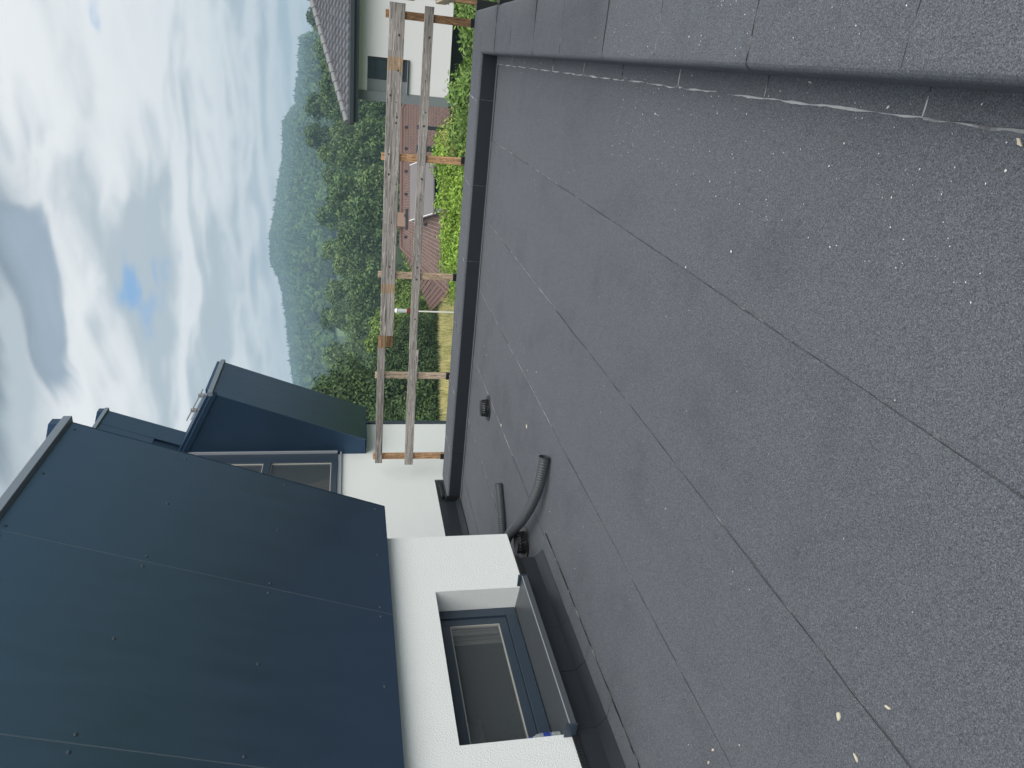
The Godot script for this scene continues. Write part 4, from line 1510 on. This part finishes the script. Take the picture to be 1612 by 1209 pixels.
func crown(sd: int, h: float, w: float, lobes: int, leaves: int, leaf: float, c0: Color, c1: Color, taper := 0.0, asp := 0.55) -> Mesh:
	# leaves on the skins of many lobes spread through an uneven crown; y from 0 to h
	var r := RandomNumberGenerator.new()
	r.seed = sd
	var L := []
	for i in lobes:
		var f := float(i) / maxi(lobes - 1, 1)
		var y := lerpf(0.10, 0.90, f)
		var env := sqrt(maxf(0.0, 1.0 - pow((y - 0.42) / 0.6, 2.0)))
		env = lerpf(env, 1.0 - y * 0.92, taper)
		var a := i * 2.399 + r.randf_range(-0.4, 0.4)
		var rad := w * 0.5 * env * r.randf_range(0.25, 0.80)
		var lr := w * r.randf_range(0.15, 0.25) * lerpf(1.0, 1.0 - y * 0.6, taper)
		L.append([Vector3(cos(a) * rad, y * h, sin(a) * rad), lr, r.randf_range(0.78, 1.2)])
	var mb := MB.new()
	for i in leaves:
		var l: Array = L[r.randi() % lobes]
		var d := Vector3(r.randfn(), r.randfn() + 0.25, r.randfn()).normalized()
		var rr: float = l[1] * (1.0 - pow(r.randf(), 2.2) * 0.5) * r.randf_range(0.85, 1.18)
		var p: Vector3 = l[0] + Vector3(d.x, d.y * 0.85, d.z) * rr
		var nrm := (d + Vector3(r.randfn(), r.randfn(), r.randfn()) * 0.45).normalized()
		var k: float = l[2] * r.randf_range(0.8, 1.2)
		var c := c0.lerp(c1, r.randf())
		mb.col = Color(c.r * k, c.g * k, c.b * k)
		leaf_quad(mb, p, nrm, leaf * r.randf_range(0.6, 1.25), asp, r)
	return mb.mesh(M.leaf)

func trunk_mesh(h: float, rad: float, sd: int, branches: int, reach: float, crown_base: float) -> Mesh:
	var r := RandomNumberGenerator.new()
	r.seed = sd
	var mb := MB.new()
	var P := PackedVector3Array()
	var R := PackedFloat32Array()
	for i in 6:
		var f := i / 5.0
		P.append(Vector3(r.randf_range(-1, 1) * rad * 0.7 * f, -0.4 + (h + 0.4) * f, r.randf_range(-1, 1) * rad * 0.7 * f))
		R.append(lerpf(rad, rad * 0.25, f))
	mb.tube(P, R, 8)
	for i in branches:
		var a := i * 2.4 + r.randf()
		var y := lerpf(crown_base, h * 0.9, r.randf())
		var b0 := Vector3(0, y, 0)
		var b1 := b0 + Vector3(cos(a), 0.7, sin(a)) * reach * r.randf_range(0.5, 1.0)
		mb.tube(PackedVector3Array([b0, b0.lerp(b1, 0.5) + Vector3(0, -0.05 * reach, 0), b1]), PackedFloat32Array([rad * 0.4, rad * 0.25, rad * 0.1]), 6)
	return mb.mesh(M.bark)

func plant_node(called: String, label: String, cat: String, group: String, at: Vector3, turn: float, sc: Vector3, crown_m: Mesh, trunk_m: Mesh, base: float) -> Node3D:
	var t := thing(called, label, cat, at, turn, group)
	t.scale = sc
	part("trunk", trunk_m, t)
	part("crown", crown_m, t, Vector3(0, base, 0))
	return t

func plants():
	var r := RandomNumberGenerator.new()
	r.seed = 2024
	# --- far hills: a forest nobody could count
	var conifer := MB.new()
	for k in 4:
		var y0 := 0.08 + k * 0.2
		var y1 := y0 + 0.36
		var rad := 0.26 * (1.0 - k * 0.21)
		for s in 7:
			var a := TAU * s / 7.0 + k
			var b := TAU * (s + 1) / 7.0 + k
			conifer.tri(Vector3(cos(a) * rad * (1.0 + 0.25 * (s % 2)), y0, sin(a) * rad), Vector3(0, minf(y1, 1.0), 0), Vector3(cos(b) * rad, y0 - 0.03, sin(b) * rad))
	var cm := conifer.mesh(M.far_tree)
	var broad := MB.new()
	var rb := RandomNumberGenerator.new()
	rb.seed = 3
	for i in 150:
		var d := Vector3(rb.randfn(), rb.randfn() + 0.3, rb.randfn()).normalized()
		var p := Vector3(d.x * 0.38, 0.55 + d.y * 0.42, d.z * 0.38) * rb.randf_range(0.8, 1.1)
		var kk := rb.randf_range(0.75, 1.2)
		broad.col = Color(kk, kk, kk)
		leaf_quad(broad, p, (d + Vector3(rb.randfn(), rb.randfn(), rb.randfn()) * 0.3).normalized(), rb.randf_range(0.10, 0.19), 0.8, rb)
	var bm := broad.mesh(M.far_tree)
	for kind in 2:
		var xf := []
		var cols := []
		var n := 8000 if kind == 0 else 22000
		var pn := FastNoiseLite.new()
		pn.seed = 31
		pn.frequency = 0.005
		for i in n:
			var az := r.randf_range(-46.0, 22.0)
			var rr := sqrt(r.randf_range(530.0 * 530.0, 1330.0 * 1330.0))
			if az > 0.2 and rr > 560.0 and az < 6.0: continue
			if az > -20.6 and az < -19.2 and rr < 720.0: continue
			var p := azp(az, rr, ground_y(az, rr) - 0.8)
			var mixn := pn.get_noise_2d(p.x, p.z)
			if (mixn > 0.12) != (kind == 0) and r.randf() < 0.6: continue
			var hh := r.randf_range(11.0, 22.0) if kind == 0 else r.randf_range(9.0, 16.0)
			if az > -4.6 and rr > 1250: hh *= 1.1
			xf.append(Transform3D(Basis(Vector3.UP, r.randf() * TAU).scaled(Vector3(hh * 0.95, hh, hh * 0.95)), p))
			var g := r.randf_range(0.6, 1.35) * (1.0 + mixn * 0.5)
			cols.append(Color(0.030 * g, 0.066 * g, 0.032 * g) if kind == 0 else Color(0.075 * g, 0.135 * g, 0.040 * g))
		var mm := MultiMesh.new()
		mm.transform_format = MultiMesh.TRANSFORM_3D
		mm.use_colors = true
		mm.mesh = cm if kind == 0 else bm
		mm.instance_count = xf.size()
		for i in xf.size():
			mm.set_instance_transform(i, xf[i])
			mm.set_instance_color(i, cols[i])
		var o := MultiMeshInstance3D.new()
		o.name = ["conifer_forest", "broadleaf_forest"][kind]
		o.multimesh = mm
		add_child(o)
		tag(o, ["distant dark conifer woods covering the blue-green hill", "distant lighter broadleaf woods on the blue-green hill"][kind], "forest", "", "stuff")
	# --- the wood in the middle distance: single trees
	var crowns := []
	var trunks := []
	for v in 6:
		var dark := v % 3
		var c0: Color = [Color(0.066, 0.125, 0.032), Color(0.046, 0.092, 0.028), Color(0.10, 0.165, 0.045)][dark]
		var c1: Color = [Color(0.112, 0.185, 0.050), Color(0.078, 0.137, 0.042), Color(0.15, 0.225, 0.068)][dark]
		crowns.append(crown(700 + v, 12.0, 9.0, 26, 4200, 0.36, c0, c1, 0.15 if v < 4 else 0.5))
		trunks.append(trunk_mesh(9.5, 0.3, 720 + v, 6, 3.0, 4.0))
	var names := ["mid green broadleaf tree in the wood behind the brown-roofed house", "dark green tree in the wood behind the brown-roofed house", "pale green tree in the wood behind the brown-roofed house"]
	var rows := [[105.0, 9.0, 0.62], [122.0, 9.0, 0.8], [140.0, 9.0, 0.9], [160.0, 9.5, 1.0], [182.0, 10.0, 1.05], [208.0, 11.0, 1.1], [236.0, 11.0, 1.12]]
	for row in rows:
		var rr: float = row[0]
		var da := rad_to_deg(row[1] / rr)
		var az := -38.0
		while az < 12.0:
			var a := az + r.randf_range(-0.4, 0.4) * da
			var d := rr * r.randf_range(0.95, 1.05)
			var v := r.randi() % 6
			var sc: float = row[2] * r.randf_range(0.82, 1.16)
			if rr < 130.0 and r.randf() < 0.25:
				az += da
				continue
			plant_node("forest_tree", names[v % 3], "tree", "trees of the wood in the valley", azp(a, d, ground_y(a, d) - 0.3), r.randf() * TAU, Vector3(sc * r.randf_range(0.95, 1.15), sc, sc * r.randf_range(0.95, 1.15)), crowns[v], trunks[v], 2.2)
			az += da
	# --- lighter garden trees round the brown-roofed house
	var gc := []
	var gtk := trunk_mesh(4.2, 0.12, 760, 5, 1.5, 1.2)
	for v in 3:
		gc.append(crown(750 + v, 5.2, 4.2, 18, 5200, 0.13, Color(0.11, 0.19, 0.035), Color(0.20, 0.30, 0.06), 0.1))
	var gs := [[-12.3, 74, 1.0], [-14.8, 72, 1.0], [-17.2, 66, 1.12], [-19.6, 62, 1.2], [-21.2, 58, 1.1], [-18.0, 55, 0.62], [-20.0, 54, 0.8], [-16.9, 52.5, 0.55], [-21.8, 56, 0.85], [-10.0, 80, 0.9], [-7.0, 84, 1.0], [-23.6, 55, 0.9]]
	for g in gs:
		plant_node("garden_tree", "light green garden tree beyond the timber guard rail near the brown-roofed house", "tree", "light green garden trees in the valley", azp(g[0], g[1], ground_y(g[0], g[1]) - 0.2), r.randf() * TAU, Vector3.ONE * g[2] * r.randf_range(0.92, 1.08), gc[r.randi() % 3], gtk, 0.5)
	# --- the dark trees beside the white house
	var dt := trunk_mesh(7.5, 0.22, 780, 8, 2.4, 0.8)
	var dc := [crown(781, 8.4, 7.4, 46, 26000, 0.125, Color(0.030, 0.068, 0.020), Color(0.075, 0.135, 0.030), 0.72), crown(782, 8.4, 7.6, 40, 24000, 0.125, Color(0.028, 0.060, 0.020), Color(0.06, 0.115, 0.028), 0.6)]
	var ds := [[-25.7, 50.0, 1.08, 0], [-29.5, 51.0, 1.15, 1], [-22.6, 51.0, 0.62, 1], [-27.2, 48.0, 0.62, 0], [-20.4, 52.0, 0.42, 1], [-24.0, 49.0, 0.55, 1]]
	var dl := ["tall dark green tree rising above the guard rail beside the white house", "broad dark green tree behind the leaning bay of the white house", "smaller dark tree next to the tall dark green one", "low dark tree in front of the tall dark green one", "small dark bush at the edge of the dry meadow near the lamp", "dark bushy tree at the foot of the tall dark green one"]
	for i in ds.size():
		var d: Array = ds[i]
		plant_node("dark_tree", dl[i], "tree", "", azp(d[0], d[1], ground_y(d[0], d[1]) - 0.25), i * 1.3, Vector3(d[2] * (1.0 if i < 2 else 1.25), d[2], d[2] * (1.0 if i < 2 else 1.25)), dc[d[3]], dt, 0.3)
	# --- hedge and bushes just beyond the end parapet
	var sc0 := []
	var st := trunk_mesh(2.2, 0.05, 800, 9, 1.0, 0.2)
	for v in 3:
		sc0.append(crown(801 + v, 3.6, 2.6, 34, 20000, 0.055, Color(0.13, 0.25, 0.022), Color(0.30, 0.44, 0.06), 0.0, 0.42))
	var hs := [[-7.3, 20.5, 1.00], [-9.3, 20.0, 0.98], [-11.2, 20.5, 0.95], [-13.0, 21.0, 0.93], [-14.6, 21.5, 0.88], [-16.1, 22.0, 0.76], [-10.2, 18.5, 0.84], [-12.2, 18.5, 0.82], [-8.2, 18.0, 0.88], [-6.2, 20.5, 1.0], [-14.0, 19.5, 0.84], [-15.3, 20.0, 0.8]]
	for i in hs.size():
		var d: Array = hs[i]
		plant_node("hedge_shrub", "bright green leafy shrub in the hedge below the brown tiled roof", "shrub", "shrubs of the bright green hedge", azp(d[0], d[1], ground_y(d[0], d[1]) - 0.1), i * 0.9, Vector3(1.0, d[2], 1.0), sc0[i % 3], st, 0.0)
	var lv := crown(811, 3.6, 2.2, 30, 12000, 0.068, Color(0.09, 0.18, 0.030), Color(0.20, 0.31, 0.07), 0.0, 0.36)
	var yv := crown(812, 3.6, 2.2, 24, 9000, 0.05, Color(0.20, 0.26, 0.05), Color(0.42, 0.42, 0.13), 0.0, 0.4)
	var lt := trunk_mesh(2.6, 0.04, 815, 12, 0.9, 0.2)
	var ls := [[1.4, 15.5, 0.88], [0.0, 16.0, 0.80], [-1.5, 16.5, 0.88], [-2.9, 17.0, 0.94], [3.2, 15.5, 0.92], [5.2, 16.0, 0.95], [-4.6, 18.0, 0.84], [-6.2, 18.5, 0.92]]
	for i in ls.size():
		var d: Array = ls[i]
		plant_node("leafy_bush", "leafy green bush with narrow leaves in front of the white neighbouring house", "bush", "leafy bushes in front of the white neighbouring house", azp(d[0], d[1], ground_y(d[0], d[1]) - 0.1), i * 1.7, Vector3(1.0, d[2], 1.0), lv, lt, 0.0)
	plant_node("leafy_bush", "yellow-green bush beside the grey corner of the white neighbouring house", "bush", "", azp(-5.3, 19.0, ground_y(-5.3, 19.0) - 0.1), 0.4, Vector3(0.85, 0.98, 0.85), yv, lt, 0.0)
	# --- dry meadow grass
	var tuft := MB.new()
	for i in 9:
		var a := rb.randf() * TAU
		var s := Vector3(cos(a), 0, sin(a))
		var b0 := s * rb.randf_range(0.0, 0.08)
		var tip := b0 + s * rb.randf_range(0.05, 0.22) + Vector3(0, rb.randf_range(0.3, 0.62), 0)
		var sd := Vector3(-s.z, 0, s.x) * 0.018
		var g := rb.randf_range(0.8, 1.15)
		tuft.col = Color(g, g, g)
		tuft.tri(b0 - sd, b0 + sd, tip)
	var mm := MultiMesh.new()
	mm.transform_format = MultiMesh.TRANSFORM_3D
	mm.use_colors = true
	mm.mesh = tuft.mesh(M.straw)
	mm.instance_count = 9000
	for i in 9000:
		var az := r.randf_range(-34.0, -14.5)
		var d := r.randf_range(28.0, 56.0)
		mm.set_instance_transform(i, Transform3D(Basis(Vector3.UP, r.randf() * TAU).scaled(Vector3.ONE * r.randf_range(0.7, 1.3)), azp(az, d, ground_y(az, d) - 0.02)))
		var g := r.randf_range(0.8, 1.15)
		mm.set_instance_color(i, Color(0.60 * g, 0.55 * g, 0.25 * g) if r.randf() < 0.82 else Color(0.14 * g, 0.20 * g, 0.05 * g))
	var o := MultiMeshInstance3D.new()
	o.name = "meadow_grass"
	o.multimesh = mm
	add_child(o)
	tag(o, "dry straw-yellow meadow grass beyond the end parapet", "grass", "", "stuff")

func _ready():
	rng.seed = 1
	camera_and_light()
	materials()
	var bt := mat("bottle", Color(0.75, 0.80, 0.84), 0.06)
	bt.transparency = BaseMaterial3D.TRANSPARENCY_ALPHA
	bt.albedo_color.a = 0.28
	mat("bottle_blue", Color(0.02, 0.05, 0.30), 0.4)
	terrain()
	roof_terrace()
	parapets()
	house()
	guard_rails()
	neighbour_house()
	brown_house()
	small_garden_things()
	plants()
	terrace_things()
